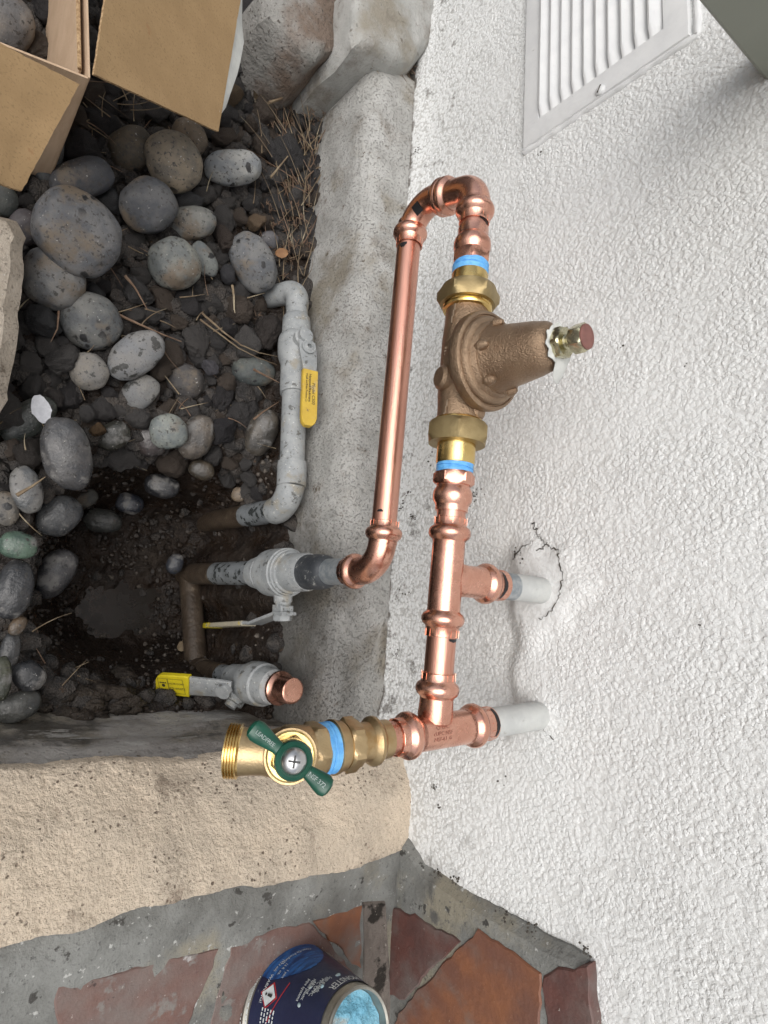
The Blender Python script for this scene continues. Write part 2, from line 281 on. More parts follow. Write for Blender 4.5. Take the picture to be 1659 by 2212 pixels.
def sep(t, co):
    n = t.nodes.new('ShaderNodeSeparateXYZ'); lk(t, co, n.inputs[0]); return n.outputs
def add_disp(m, t, terms, mask=None):
    h = None
    for q in terms: h = q if h is None else ma(t, 'ADD', h, q)
    dn = t.nodes.new('ShaderNodeDisplacement'); dn.inputs['Midlevel'].default_value = 0; dn.inputs['Scale'].default_value = 1
    lk(t, h, dn.inputs['Height']); lk(t, dn.outputs[0], t.nodes['Material Output'].inputs['Displacement']); m.displacement_method = 'BOTH'
def bumpn(t, h, dist, prev=None):
    n = t.nodes.new('ShaderNodeBump'); n.inputs['Distance'].default_value = dist; lk(t, h, n.inputs['Height'])
    if prev is not None: lk(t, prev, n.inputs['Normal'])
    return n.outputs[0]
def stucco_mat():
    m, t, b = new_mat('stucco'); co = coords(t); X, Y, Z = sep(t, co)
    # rolled, lacy plaster: rounded lumps with thin creases between them
    v1 = vor(t, wob(t, co, 220, 0.9), 290); n1 = ma(t, 'SUBTRACT', 1.0, v1); lump = mr(t, n1, 0.22, 0.72)
    n2 = nz(t, co, 110, 2, 0.5, 0.4); lump2 = mr(t, n2, 0.34, 0.66)
    fine = nz(t, co, 900, 3, 0.6)
    dv = t.nodes.new('ShaderNodeVectorMath'); dv.operation = 'DISTANCE'; lk(t, co, dv.inputs[0]); dv.inputs[1].default_value = (0, 0.043 * S, 0.268 * S)
    smooth = mr(t, ma(t, 'ADD', dv.outputs['Value'], ma(t, 'MULTIPLY', ma(t, 'SUBTRACT', nz(t, co, 40), 0.5), 0.02)), 0.026, 0.042, 0.25, 1.0)
    h = ma(t, 'MULTIPLY', ma(t, 'ADD', ma(t, 'MULTIPLY', ma(t, 'MULTIPLY', lump, 0.00060), mr(t, nz(t, co, 14, 3, 0.6), 0.36, 0.6, 0.55, 1.1)), ma(t, 'MULTIPLY', lump2, 0.00042)), smooth)
    add_disp(m, t, [h, ma(t, 'MULTIPLY', fine, 0.00018)])
    col = mixc(t, mr(t, nz(t, co, 9), 0.35, 0.65), (0.715, 0.722, 0.712), (0.75, 0.758, 0.748))
    specks = mr(t, nz(t, co, 330, 4, 0.6), 0.735, 0.765); col = mixc(t, specks, col, (0.06, 0.055, 0.05))
    # creases darkened in colour to stand in for their shade, plus grime along the foot
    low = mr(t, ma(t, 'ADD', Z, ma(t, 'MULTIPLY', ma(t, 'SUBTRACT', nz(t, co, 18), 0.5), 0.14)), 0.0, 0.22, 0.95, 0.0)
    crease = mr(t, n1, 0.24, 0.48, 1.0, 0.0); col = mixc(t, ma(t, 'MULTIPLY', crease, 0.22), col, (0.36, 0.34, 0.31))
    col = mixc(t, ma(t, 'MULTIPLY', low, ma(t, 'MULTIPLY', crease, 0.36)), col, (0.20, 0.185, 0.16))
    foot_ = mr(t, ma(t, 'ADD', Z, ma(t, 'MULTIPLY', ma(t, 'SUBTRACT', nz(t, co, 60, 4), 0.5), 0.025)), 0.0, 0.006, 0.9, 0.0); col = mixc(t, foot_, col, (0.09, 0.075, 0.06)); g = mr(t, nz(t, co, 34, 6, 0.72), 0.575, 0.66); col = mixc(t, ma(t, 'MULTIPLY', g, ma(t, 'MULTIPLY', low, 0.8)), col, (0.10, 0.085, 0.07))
    lk(t, col, b.inputs['Base Color']); b.inputs['Roughness'].default_value = 0.85; b.inputs['Specular IOR Level'].default_value = 0.2
    lk(t, bumpn(t, fine, 0.0003), b.inputs['Normal'])
    return m
def concrete_mat(name, c1, c2, wet=None, spots=0.64, splash=False):
    m, t, b = new_mat(name); co = coords(t); X, Y, Z = sep(t, co)
    col = mixc(t, mr(t, nz(t, co, 22, 5), 0.35, 0.65), c1, c2)
    col = mixc(t, mr(t, nz(t, co, 9, 5, 0.6), 0.50, 0.66), col, (0.25, 0.225, 0.18))
    pit = mr(t, nz(t, co, 400, 3, 0.6), spots - 0.02, spots + 0.06); reg = mr(t, nz(t, co, 11, 4, 0.6), 0.40, 0.60, 0.25, 1.0)
    col = mixc(t, ma(t, 'MULTIPLY', pit, ma(t, 'MULTIPLY', reg, 0.42)), col, (0.11, 0.09, 0.072)); st2_ = mr(t, nz(t, co, 15, 7, 0.72), 0.50, 0.68); col = mixc(t, ma(t, 'MULTIPLY', st2_, 0.62), col, (0.17, 0.145, 0.115))
    col = mixc(t, mr(t, nz(t, co, 520, 3, 0.6), 0.69, 0.73), col, (0.55, 0.54, 0.51))
    bt = mr(t, nz(t, co, 60, 5, 0.7), 0.63, 0.70); col = mixc(t, bt, col, (0.12, 0.095, 0.07))
    if splash:
        mp = t.nodes.new('ShaderNodeMapping'); mp.inputs['Scale'].default_value = (0.35, 1, 1); lk(t, co, mp.inputs[0])
        sp = mr(t, nz(t, mp.outputs[0], 38, 6, 0.7), 0.57, 0.63)
    r = 0.75
    if wet:
        f = wet(t, X, Y, Z, nz(t, co, 13, 5, 0.65)); d = mixc(t, 0.70, col, (0.05, 0.047, 0.042)); col = mixc(t, f, col, d)
        lk(t, mr(t, f, 0, 1, 0.75, 0.42), b.inputs['Roughness'])
    else: b.inputs['Roughness'].default_value = r
    if splash: col = mixc(t, sp, col, (0.40, 0.385, 0.36))
    lk(t, col, b.inputs['Base Color'])
    n = bumpn(t, nz(t, co, 60, 5, 0.6), 0.003); n = bumpn(t, nz(t, co, 420, 4, 0.6), 0.0012, n); n = bumpn(t, pit, -0.001, n)
    lk(t, n, b.inputs['Normal'])
    return m
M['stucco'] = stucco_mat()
def wet_foot(t, X, Y, Z, n):
    a = ma(t, 'ADD', ma(t, 'MULTIPLY', Y, -5.5), ma(t, 'MULTIPLY', ma(t, 'SUBTRACT', n, 0.5), 2.6))    # the end by the dug hole is wet
    b_ = ma(t, 'MULTIPLY', ma(t, 'ADD', X, 0.045), -16.0)
    return mr(t, ma(t, 'ADD', a, b_), -0.62, 0.55)
M['footing'] = concrete_mat('footing_concrete', (0.33, 0.325, 0.305), (0.43, 0.425, 0.405), wet_foot, 0.585)
M['rubble'] = concrete_mat('rubble_concrete', (0.33, 0.33, 0.31), (0.41, 0.405, 0.385), None, 0.66)
def wet_strip(t, X, Y, Z, n): return mr(t, ma(t, 'ADD', n, ma(t, 'MULTIPLY', X, -0.22)), 0.52, 0.62)
M['curb'] = concrete_mat('curb_concrete', (0.40, 0.38, 0.355), (0.28, 0.262, 0.245), wet_strip, 0.62, True)
M['slab'] = concrete_mat('slab_concrete', (0.40, 0.35, 0.29), (0.30, 0.26, 0.21), None, 0.62)
def beige_mat():
    m, t, b = new_mat('beige_coat'); co = coords(t); X, Y, Z = sep(t, co)
    lump = mr(t, nz(t, co, 260, 5, 0.65), 0.34, 0.66); big = nz(t, co, 26, 4, 0.55)
    hole = mr(t, vor(t, wob(t, co, 150), 170), 0.10, 0.24, 1.0, 0.0); hm = mr(t, nz(t, co, 26, 4, 0.6), 0.42, 0.56); hole = ma(t, 'MULTIPLY', hole, hm)
    col = mixc(t, mr(t, nz(t, co, 12, 4), 0.4, 0.65), (0.59, 0.495, 0.385), (0.51, 0.435, 0.345))
    col = mixc(t, ma(t, 'MULTIPLY', hole, 0.9), col, (0.10, 0.07, 0.05))
    dirt = mr(t, nz(t, co, 24, 7, 0.75), 0.54, 0.70); col = mixc(t, ma(t, 'MULTIPLY', dirt, 0.75), col, (0.20, 0.15, 0.11))
    sp_ = mr(t, nz(t, co, 520, 3, 0.6), 0.63, 0.69); col = mixc(t, ma(t, 'MULTIPLY', sp_, 0.8), col, (0.09, 0.065, 0.048)); crev = mr(t, nz(t, co, 260, 5, 0.65), 0.42, 0.30); col = mixc(t, ma(t, 'MULTIPLY', crev, 0.6), col, (0.22, 0.165, 0.12))
    lk(t, col, b.inputs['Base Color']); b.inputs['Roughness'].default_value = 0.75
    h = ma(t, 'ADD', ma(t, 'MULTIPLY', lump, 0.0009), ma(t, 'MULTIPLY', ma(t, 'SUBTRACT', big, 0.5), 0.010)); h = ma(t, 'SUBTRACT', h, ma(t, 'MULTIPLY', hole, 0.0014))
    add_disp(m, t, [h]); lk(t, bumpn(t, nz(t, co, 700, 3), 0.0005), b.inputs['Normal'])
    return m
M['beige'] = beige_mat()

def grid(us, vs, fn):
    us, vs = np.asarray(us), np.asarray(vs); n, k = len(us), len(vs)
    U, V = np.meshgrid(us, vs, indexing='ij'); P = fn(U, V).reshape(-1, 3)
    i = np.arange(n - 1)[:, None]; j = np.arange(k - 1)[None, :]; a = (i * k + j).ravel()
    f = np.stack([a, a + k, a + k + 1, a + 1], 1)
    return P, f
def mk_grid(name, P, f, mats, parent=None, **tags):
    me = bpy.data.meshes.new(name); org = np.array(parent['org'][:]) if parent else np.zeros(3)
    me.vertices.add(len(P)); me.vertices.foreach_set('co', ((P - org) * S).astype(np.float32).ravel())
    me.loops.add(f.size); me.loops.foreach_set('vertex_index', f.astype(np.int32).ravel())
    me.polygons.add(len(f)); me.polygons.foreach_set('loop_start', np.arange(len(f), dtype=np.int32) * 4)
    me.polygons.foreach_set('use_smooth', np.ones(len(f), dtype=bool))
    me.materials.append(mats); me.update(calc_edges=True); me.validate()
    o = bpy.data.objects.new(name, me); SC.collection.objects.link(o); o['org'] = org.tolist()
    if parent: o.parent = parent
    for k, q in tags.items(): o[k] = q
    return o
def lin(a, b, step): return np.linspace(a, b, max(int(round((b - a) / step)), 1) + 1)
def sst(a, b, x): t_ = np.clip((x - a) / (b - a), 0, 1); return t_ * t_ * (3 - 2 * t_)

# ================================================================== SETTING
# ---- the house wall (plane x = 0), finely gridded where it is seen
wy = np.concatenate([np.linspace(-5, -0.7, 12)[:-1], lin(-0.7, -0.36, 0.004)[:-1], lin(-0.36, 1.12, 0.0019)[:-1], np.linspace(1.12, 7, 12)])
wz = np.concatenate([np.linspace(-0.45, -0.02, 6)[:-1], lin(-0.02, 0.62, 0.0019)[:-1], np.linspace(0.62, 4.0, 10)])
def wallf(Yv, Zv):
    X = np.zeros_like(Yv)
    d = np.hypot(Yv - 0.043, (Zv - 0.272)); d = d * (1 + 0.16 * np.sin(3 * np.arctan2(Zv - 0.272, Yv - 0.043) + 1) + 0.10 * np.sin(7 * np.arctan2(Zv - 0.272, Yv - 0.043))); X -= 0.006 * (1 - sst(0.034, 0.066, d))           # plaster patch round the upper stub
    d2 = np.hypot(Yv + 0.095, (Zv - 0.268)); X -= 0.0015 * (1 - sst(0.018, 0.030, d2))
    win = sst(-0.14, -0.10, Yv) * (1 - sst(0.07, 0.12, Yv))
    X += 0.009 * win * (1 - sst(0.222, 0.246, Zv + 0.004 * np.sin(Yv * 90)))                       # the face is set back below the patch
    X += 0.0025 * np.sin(Yv * 9 + 1) * np.sin(Zv * 13)
    X -= 0.006 * (1 - sst(0.0, 0.05, Zv)) * sst(0.2, 0.5, Yv)
    return np.stack([X, Yv, Zv], -1)
P, f = grid(wy, wz, wallf); f = f[:, ::-1]
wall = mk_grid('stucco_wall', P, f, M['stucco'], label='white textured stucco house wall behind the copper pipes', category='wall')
def crack(pts, wd, name='crack', jit=0.0022, x=-0.0022):
    mb = MB(); q = []
    pts = [on_x(p, x) for p in pts]
    for a, b in zip(pts[:-1], pts[1:]):
        for i in range(7): q.append(a + (b - a) * i / 7 + np.array([0, random.uniform(-jit, jit), random.uniform(-jit, jit)]))
    for p_ in q:
        yv = np.array([p_[1]]); p_[0] = float(wallf(yv, np.array([p_[2]]))[0, 0]) - 0.0013
    rad = [wd * (0.25 + 1.5 * max(0, mn.noise(Vector((i * 0.35, wd * 9000, 0))) + 0.25)) for i, _ in enumerate(q)]
    mb.tube(q, rad, 5); return mb.build(name, M['dirt_dark'], wall)
crack([(1158, 1148), (1164, 1160), (1185, 1178), (1209, 1190), (1215, 1215), (1222, 1250), (1215, 1285), (1195, 1325), (1165, 1342)], 0.00075)
crack([(1112, 1205), (1130, 1180), (1158, 1165)], 0.0006); crack([(1182, 1172), (1172, 1186), (1160, 1190)], 0.0011, jit=0.0015); crack([(1150, 1130), (1156, 1142), (1164, 1158), (1170, 1168)], 0.0006)
crack([(1150, 1525), (1160, 1528), (1166, 1545), (1160, 1565)], 0.0012)
crack([(1165, 1560), (1180, 1585), (1195, 1600)], 0.0005)

# flecks of soil splashed on the wall
mb = MB()
for (p, n, sp) in [((1022, 1072), 26, 0.006), ((868, 1092), 12, 0.004), ((893, 1118), 12, 0.004), ((882, 1062), 8, 0.003), ((940, 1698), 9, 0.0016), ((951, 1742), 6, 0.0014), ((860, 1285), 10, 0.005), ((1118, 1200), 14, 0.004),
                   ((848, 1420), 10, 0.005), ((905, 330), 12, 0.005), ((898, 470), 12, 0.006), ((880, 640), 10, 0.005), ((870, 760), 10, 0.006), ((925, 1000), 8, 0.008), ((1000, 1140), 10, 0.006), ((1344, 748), 2, 0.001), ((1480, 790), 2, 0.001), ((1515, 1350), 2, 0.001), ((1100, 1690), 3, 0.006), ((1255, 700), 3, 0.01), ((1166, 333), 4, 0.0015)]:
    c = on_x(p, 0.0)
    for i in range(n):
        q = c + np.array([0, random.gauss(0, sp), random.gauss(0, sp * 1.2)]); q[0] = float(wallf(np.array([q[1]]), np.array([q[2]]))[0, 0]) - 0.0008; r = random.uniform(0.0005, 0.0014)
        mb.lathe(q, (random.random() - 0.5, random.random() - 0.5, 1), [(-r * random.uniform(1, 2), 0.1 * r), (-r * 0.4, r), (r * 0.5, r * 0.8), (r, 0.1 * r)], 5)
mb.build('soil_flecks', M['dirt_dark'], wall, kind='stuff')
# ---- ground: one sheet, with the dug hole, running out to the horizon
HOLE = (-0.235, 0.035)
PUD = on_z((262, 1322), -0.385)
def gz(x, y):
    x = np.asarray(x, float); y = np.asarray(y, float)
    g = -0.185 + 0.0 * x
    ex = np.where(x > HOLE[0], (x - HOLE[0]) / 0.22, (x - HOLE[0]) / 0.20); ey = np.where(y > HOLE[1], (y - HOLE[1]) / 0.205, (y - HOLE[1]) / 0.17)
    d = (np.abs(ex) ** 2.6 + np.abs(ey) ** 2.6) ** (1 / 2.6)
    g = g - 0.215 * (1 - sst(0.55, 1.06, d))
    g = g - 0.03 * (1 - sst(-0.12, 0.2, y)) * (1 - sst(-0.5, -0.38, x))
    g = g - 0.030 * np.exp(-(((x - PUD[0]) / 0.07) ** 2 + ((y - PUD[1]) / 0.062) ** 2))
    top = -0.128 - 0.025 * sst(0.25, 0.6, y)                  # soil left standing against the footing
    k = sst(-0.135, -0.106, x + 0.008 * np.sin(y * 37) + 0.005 * np.sin(y * 91))
    g = g + np.maximum(top - g, 0) * k
    return g
gx = np.concatenate([[-300, -60, -15, -5, -2.5, -1.6, -1.1], lin(-0.82, -0.06, 0.0045), [0.1]])
gy = np.concatenate([lin(-0.19, 1.25, 0.0045), [1.4, 1.8, 2.6, 5, 15, 60, 300]])
def groundf(X, Y):
    Z = gz(X, Y); Pn = np.stack([X, Y, Z], -1); fl = Pn.reshape(-1, 3)
    for i in range(len(fl)):
        x, y = fl[i, 0], fl[i, 1]
        if -0.85 < x < 0 and y < 1.3:
            fl[i, 2] += 0.010 * fbm((x * 26, y * 26, 1.3), 1, 3) + 0.0045 * fbm((x * 120, y * 120, 4), 1, 2) + (0.012 * max(0, mn.noise(Vector((x * 60, y * 60, 9)))) if y < 0.25 else 0)
    return fl.reshape(Pn.shape)
P, f = grid(gx, gy, groundf)
ground = mk_grid('ground', P, f, M['soil'], kind='structure')
# far ground on the porch side
pc = PUD
mb = MB(); nn = 48
ringp = [(pc[0] + 0.115 * math.cos(a) * (1 + 0.12 * mn.noise(Vector((math.cos(a), math.sin(a), 2)))), pc[1] + 0.10 * math.sin(a) * (1 + 0.12 * mn.noise(Vector((math.cos(a), math.sin(a), 5))))) for a in np.linspace(0, 2 * math.pi, nn, endpoint=False)]
PZ = float(gz(PUD[0], PUD[1])) + 0.016
mb.add([(x, y, PZ) for x, y in ringp], [tuple(range(nn))], 0, True)
mb.build('puddle', M['puddle'], kind='structure')

# ---- concrete footing along the wall
ft = lin(-0.185, 0.93, 0.005)
prof = np.array([(0.012, 0.002), (-0.02, 0.001), (-0.045, 0.0), (-0.066, -0.003), (-0.078, -0.009), (-0.085, -0.020), (-0.089, -0.035), (-0.092, -0.08), (-0.094, -0.14), (-0.096, -0.22), (-0.10, -0.32), (-0.10, -0.48)])
pu = np.concatenate([np.linspace(i, i + 1, 6)[:-1] for i in range(len(prof) - 1)] + [[len(prof) - 1]])
def footf(U, Y):
    X = np.interp(U, np.arange(len(prof)), prof[:, 0]); Z = np.interp(U, np.arange(len(prof)), prof[:, 1])
    wid = 1.0 + 0.13 * sst(0.55, 0.9, Y) - 0.10 * np.exp(-((Y - 0.5) / 0.1) ** 2) * 0.4
    P_ = np.stack([X * wid, Y, Z], -1); fl = P_.reshape(-1, 3)
    for i in range(len(fl)):
        x, y, z = fl[i]
        k = fbm((x * 18, y * 18, z * 18), 1, 3)
        rough = 1.0 + 1.0 * (1 - min(1, max(0, (y + 0.02) / 0.12)))
        if x < -0.01: fl[i, 0] += 0.0016 * k * rough; fl[i, 2] += 0.0010 * k * rough
    return P_
P, f = grid(pu, ft, footf); f = f[:, ::-1]
foot = mk_grid('concrete_footing', P, f, M['footing'], label='weathered grey concrete footing ledge running along the foot of the stucco wall', category='footing')

# ---- porch side: curb face, beige shoulder, grey mortar and brick floor
ZP = 0.076
cu = lin(-0.78, 0.0, 0.006); cv = np.linspace(0, 1, 34)
def curbf(X, V):
    P_ = np.stack([X, -0.172 + 0.012 * (1 - sst(-0.5, -0.22, X)) + 0.034 * V, 0.0 - 0.30 * V + 0.05 * sst(-0.25, 0.0, X) * (1 - V)], -1); fl = P_.reshape(-1, 3)
    for i in range(len(fl)): fl[i, 1] += 0.0035 * fbm((fl[i, 0] * 14, 3, fl[i, 2] * 30), 1, 4) + (0.004 if -0.075 < fl[i, 2] < -0.03 else 0)
    return P_
P, f = grid(cu, cv, curbf); f = f
bx = lin(-0.78, 0.004, 0.003); bv = np.linspace(0, 1, 64)
curb = thing('planter_end_wall', 'low planter end wall with beige rough coat sloping up to the porch and a stained grey inner face', 'planter wall', (-0.4, -0.2, 0.0))
mk_grid('inner_face', P, f, M['curb'], curb)
def beigef(X, V):
    y0 = -0.168 + 0.012 * (1 - sst(-0.5, -0.22, X)) - 0.002 * np.sin(X * 40); y1 = -0.276 - 0.014 * sst(-0.34, -0.12, X) + 0.002 * np.sin(X * 23 + 1) + 0.0012 * np.sin(X * 71)
    z0 = 0.002 + 0.052 * sst(-0.28, 0.0, X); z1 = ZP + 0.005
    prof_ = V ** 0.85
    P_ = np.stack([X, y0 + (y1 - y0) * V, z0 + (z1 - z0) * prof_ + 0.010 * np.sin(np.pi * V) - 0.006 * sst(0.985, 1.0, V)], -1); fl = P_.reshape(-1, 3)
    lip = (V < 0.001)
    P_[..., 2] = np.where(lip, P_[..., 2] - 0.012, P_[..., 2])
    for i in range(len(fl)): fl[i, 2] += 0.004 * fbm((fl[i, 0] * 11, fl[i, 1] * 11, 7), 1, 3) * (1 if fl[i, 1] > -0.24 else 0.25)
    return P_
P, f = grid(bx, bv, beigef); f = f[:, ::-1]
mk_grid('beige_coat', P, f, M['beige'], curb)
# mortar bed of the porch floor
fx = np.concatenate([np.linspace(-6, -0.8, 8)[:-1], lin(-0.8, 0.0, 0.008)]); fy = np.concatenate([np.linspace(-6, -0.7, 8)[:-1], lin(-0.7, -0.255, 0.006)])
def porchf(X, Y):
    Z = np.full_like(X, ZP - 0.004); P_ = np.stack([X, Y, Z], -1); fl = P_.reshape(-1, 3)
    for i in range(len(fl)):
        if fl[i, 0] > -0.9 and fl[i, 1] > -0.75:
            fl[i, 2] += 0.0025 * fbm((fl[i, 0] * 20, fl[i, 1] * 20, 2), 1, 3) + 0.004 * math.exp(-((fl[i, 1] + 0.302) / 0.02) ** 2)
    return P_
P, f = grid(fx, fy, porchf)
porch = mk_grid('porch_floor', P, f, M['mortar'], kind='structure')
def brick_poly(pxs, mat, th=0.012, plane='z', par=None, h=None, bev=0.0014):
    h = ZP - 0.0030 if h is None else h
    mb = MB(); q = [on_z(p, h) if plane == 'z' else on_x(p, h) for p in pxs]
    # subdivide and roughen the outline
    out = []
    for a, b in zip(q, q[1:] + q[:1]):
        n = max(2, int(np.linalg.norm(b - a) / 0.008))
        for i in range(n):
            p_ = a + (b - a) * i / n; j = 0.0035 * fbm(tuple(p_ * 60), 1, 4)
            dirv = nrm(b - a); nv = np.cross(dirv, [0, 0, 1] if plane == 'z' else [1, 0, 0]); out.append(p_ + nv * j)
    ax = np.array([0, 0, 1.0]) if plane == 'z' else np.array([-1.0, 0, 0])
    mb.prism([p_ - ax * th for p_ in out], ax * th, bev); return mb.build('brick', mat, par)
brick_poly([(118, 2240), (122, 2138), (188, 2116), (330, 2080), (474, 2048), (452, 2110), (424, 2172), (395, 2240), (380, 2330), (110, 2330)], M['brick_pink'], par=porch)
brick_poly([(498, 2044), (600, 2003), (668, 1993), (716, 2046), (777, 2112), (782, 2330), (440, 2330), (452, 2230), (476, 2130)], M['brick_pink'], par=porch)
brick_poly([(676, 1990), (735, 1974), (781, 1958), (780, 2036), (779, 2098), (722, 2040)], M['brick_orange'], par=porch)
# dirty joint against the wall
mb = MB(); q = [on_z(p, ZP - 0.003) for p in [(784, 1950), (832, 1946), (842, 2080), (850, 2330), (786, 2330)]]
mb.prism([p_ - np.array([0, 0, 0.006]) for p_ in q], (0, 0, 0.0075), 0.003); mb.build('mortar_joint', M['joint'], porch)

# ---- brick facing at the foot of the wall beside the porch floor
pl = thing('brick_wall_base', 'low brick facing with grey mortar along the foot of the stucco wall beside the porch', 'brick facing', (-0.01, -0.5, 0.07))
mb = MB(); top = [(0.0, -0.268, 0.06), (0.0, -0.276, 0.085), (0.0, -0.292, 0.115), (0.0, -0.297, 0.16), (0.0, -0.299, 0.24), (0.0, -0.300, 0.331), (0.0, -1.4, 0.333), (0.0, -1.4, 0.05), (0.0, -0.268, 0.05)]
poly = []
for a, b in zip(top, top[1:] + top[:1]):
    a, b = np.array(a), np.array(b); n = max(1, int(np.linalg.norm(b - a) / 0.01))
    for i in range(n): poly.append(a + (b - a) * i / n + np.array([0, 0.0025, 0.0018]) * fbm(tuple((a + (b - a) * i / n) * 40), 1, 3))
mb.prism([p_ + np.array([0.01, 0, 0]) for p_ in poly], (-0.022, 0, 0), 0.009); mb.build('mortar_bed', M['mortar'], pl)
XB = -0.0140
brick_poly([(834, 1957), (905, 1984), (992, 2032), (935, 2092), (872, 2158), (838, 2150), (836, 2070)], M['brick_dark'], 0.014, 'x', pl, XB)
brick_poly([(1031, 2013), (1090, 2040), (1130, 2072), (1166, 2103), (1168, 2212), (1170, 2330), (840, 2330), (850, 2215), (880, 2165), (940, 2100), (1000, 2040)], M['brick_orange'], 0.014, 'x', pl, XB)
brick_poly([(1174, 2112), (1205, 2092), (1268, 2086), (1276, 2150), (1284, 2330), (1176, 2330)], M['brick_dark'], 0.014, 'x', pl, XB)
# clumps of soil along the foot of the wall
for pts in ([(1092, 1975), 0.006], [(1150, 2002), 0.004], [(1265, 2050), 0.004], [(985, 1905), 0.004], [(948, 1890), 0.003]):
    mb = MB(); c = on_x(pts[0], -0.012)
    for k in range(12):
        q = c + np.array([random.uniform(-0.004, 0.004), random.gauss(0, 1) * pts[1], random.gauss(0, 1) * pts[1] * 0.8]); r = random.uniform(0.0006, 0.0016)
        mb.lathe(q, (random.random(), random.random(), 1), [(-r, 0.1 * r), (-r * 0.4, r), (r * 0.5, r * 0.8), (r, 0.1 * r)], 5)
    mb.build('soil_crumbs', M['dirt_dark'], pl, kind='stuff')

# ---- broken concrete at the far end of the footing, slab at the left
def lump(name, c, r, rot, mat, label, cat, seed, sub=5, e=0.62, amp=0.10, lo=9.0):
    bm = bmesh.new(); bmesh.ops.create_icosphere(bm, subdivisions=sub, radius=1.0); R3 = Matrix.Rotation(rot, 3, 'Z')
    for v in bm.verts:
        p = v.co.normalized(); q = Vector([math.copysign(abs(a) ** e, a) for a in p]); q.normalize()
        m_ = max(abs(p.x) ** (2 / e) + abs(p.y) ** (2 / e) + abs(p.z) ** (2 / e), 1e-6) ** (-e / 2)
        s_ = Vector(p * m_)
        k = 1 + amp * fbm(p * 1.1 + Vector((seed, seed * 2, 0)), 1, 3) + amp * 0.25 * fbm(p * 5 + Vector((seed, 0, 3)), 1, 3)
        s_ = Vector((s_.x * r[0], s_.y * r[1], s_.z * r[2])) * k; v.co = R3 @ s_
    V = [np.array(v.co) + np.array(c) for v in bm.verts]; Fs = [tuple(x.index for x in f_.verts) for f_ in bm.faces]; bm.free()
    return mk(name, V, Fs, mat, label=label, category=cat)
def rock_prism(name, pxs, z, th, mat, label, cat, seed, bev=0.02, amp=0.006):
    q = [on_z(p, z) for p in pxs]; mb = MB(); q = q if np.cross(q[1] - q[0], q[2] - q[1])[2] > 0 else q[::-1]
    out = []
    for a_, b_ in zip(q, q[1:] + q[:1]):
        n = max(1, int(np.linalg.norm(b_ - a_) / 0.01))
        for i in range(n): out.append(a_ + (b_ - a_) * i / n)
    c_ = sum(out) / len(out); rs = []
    for k, (ins, h) in enumerate([(0.0, -th), (-0.004, -th * 0.6), (0.0, -th * 0.35), (0.002, -th * 0.2), (bev * 0.2, -bev * 0.8), (bev * 0.5, -bev * 0.35), (bev, -bev * 0.06), (bev * 2, 0.002), (bev * 3.2, 0.003), (bev * 4.6, 0.003)]):
        rs.append([p_ + (c_ - p_) / np.linalg.norm(c_ - p_) * min(ins, 0.9 * np.linalg.norm(c_ - p_)) + np.array([0, 0, h]) for p_ in out])
    mb.rings(rs)
    for i, v in enumerate(mb.v):
        v = np.array(v); k = np.array([fbm(tuple(v * 16 + seed), 1, 4), fbm(tuple(v * 16 + seed + 7), 1, 4), fbm(tuple(v * 16 + seed + 3), 1, 4)]); mb.v[i] = tuple(v + k * amp)
    return mb.build(name, mat, label=label, category=cat)
rock_prism('concrete_block', [(768, -60), (770, 60), (778, 88), (815, 108), (860, 130), (903, 142), (928, 108), (952, 55), (968, -10), (985, -60)], 0.03, 0.2, M['rubble'], 'big pale concrete block against the stucco wall beyond the footing end', 'concrete block', 3.1, 0.018)
M['rubble_rust'] = pm('rubble_rusty', (0.25, 0.245, 0.225), (0.31, 0.30, 0.28), 25, 0.8, layers=[(11, 0.44, 0.62, (0.17, 0.125, 0.095), 'n', None), (260, 0.58, 0.66, (0.08, 0.065, 0.055), 'n', None)], bump=[('n', 60, 0.006), ('n', 350, 0.002)])
rock_prism('concrete_chunk', [(580, -60), (592, 12), (612, 48), (650, 92), (690, 122), (728, 112), (760, 78), (762, 30), (756, -60)], -0.03, 0.2, M['rubble_rust'], 'broken concrete chunk with a reddish brown stained end beside the pale block', 'concrete chunk', 8.2, 0.022, 0.009)
c = on_z((757, 100), -0.06); lump('mortar_fragment', (c[0], c[1], -0.075), (0.022, 0.026, 0.022), 0.4, M['rubble'], 'small pale mortar fragment wedged between the footing end and the concrete chunk', 'rubble', 5.5, sub=4, amp=0.12)
q = [on_z(p, -0.075) for p in [(-6, 455), (38, 468), (57, 505), (50, 620), (36, 760), (17, 860), (-6, 915)]]
q = [np.array([-0.75, q[0][1], -0.075])] + q + [np.array([-0.75, q[-1][1], -0.075])]
out = []
for a, b in zip(q, q[1:] + q[:1]):
    n = max(1, int(np.linalg.norm(b - a) / 0.008))
    for i in range(n):
        p_ = a + (b - a) * i / n; out.append(p_ + np.array([0.003, 0.003, 0]) * fbm(tuple(p_ * 40), 1, 3))
mb = MB(); mb.prism([p_ - np.array([0, 0, 0.10]) for p_ in out[::-1]], (0, 0, 0.10), 0.012)
mb.build('concrete_slab', M['slab'], label='rough tan concrete slab edge at the left beside the river stones', category='slab')
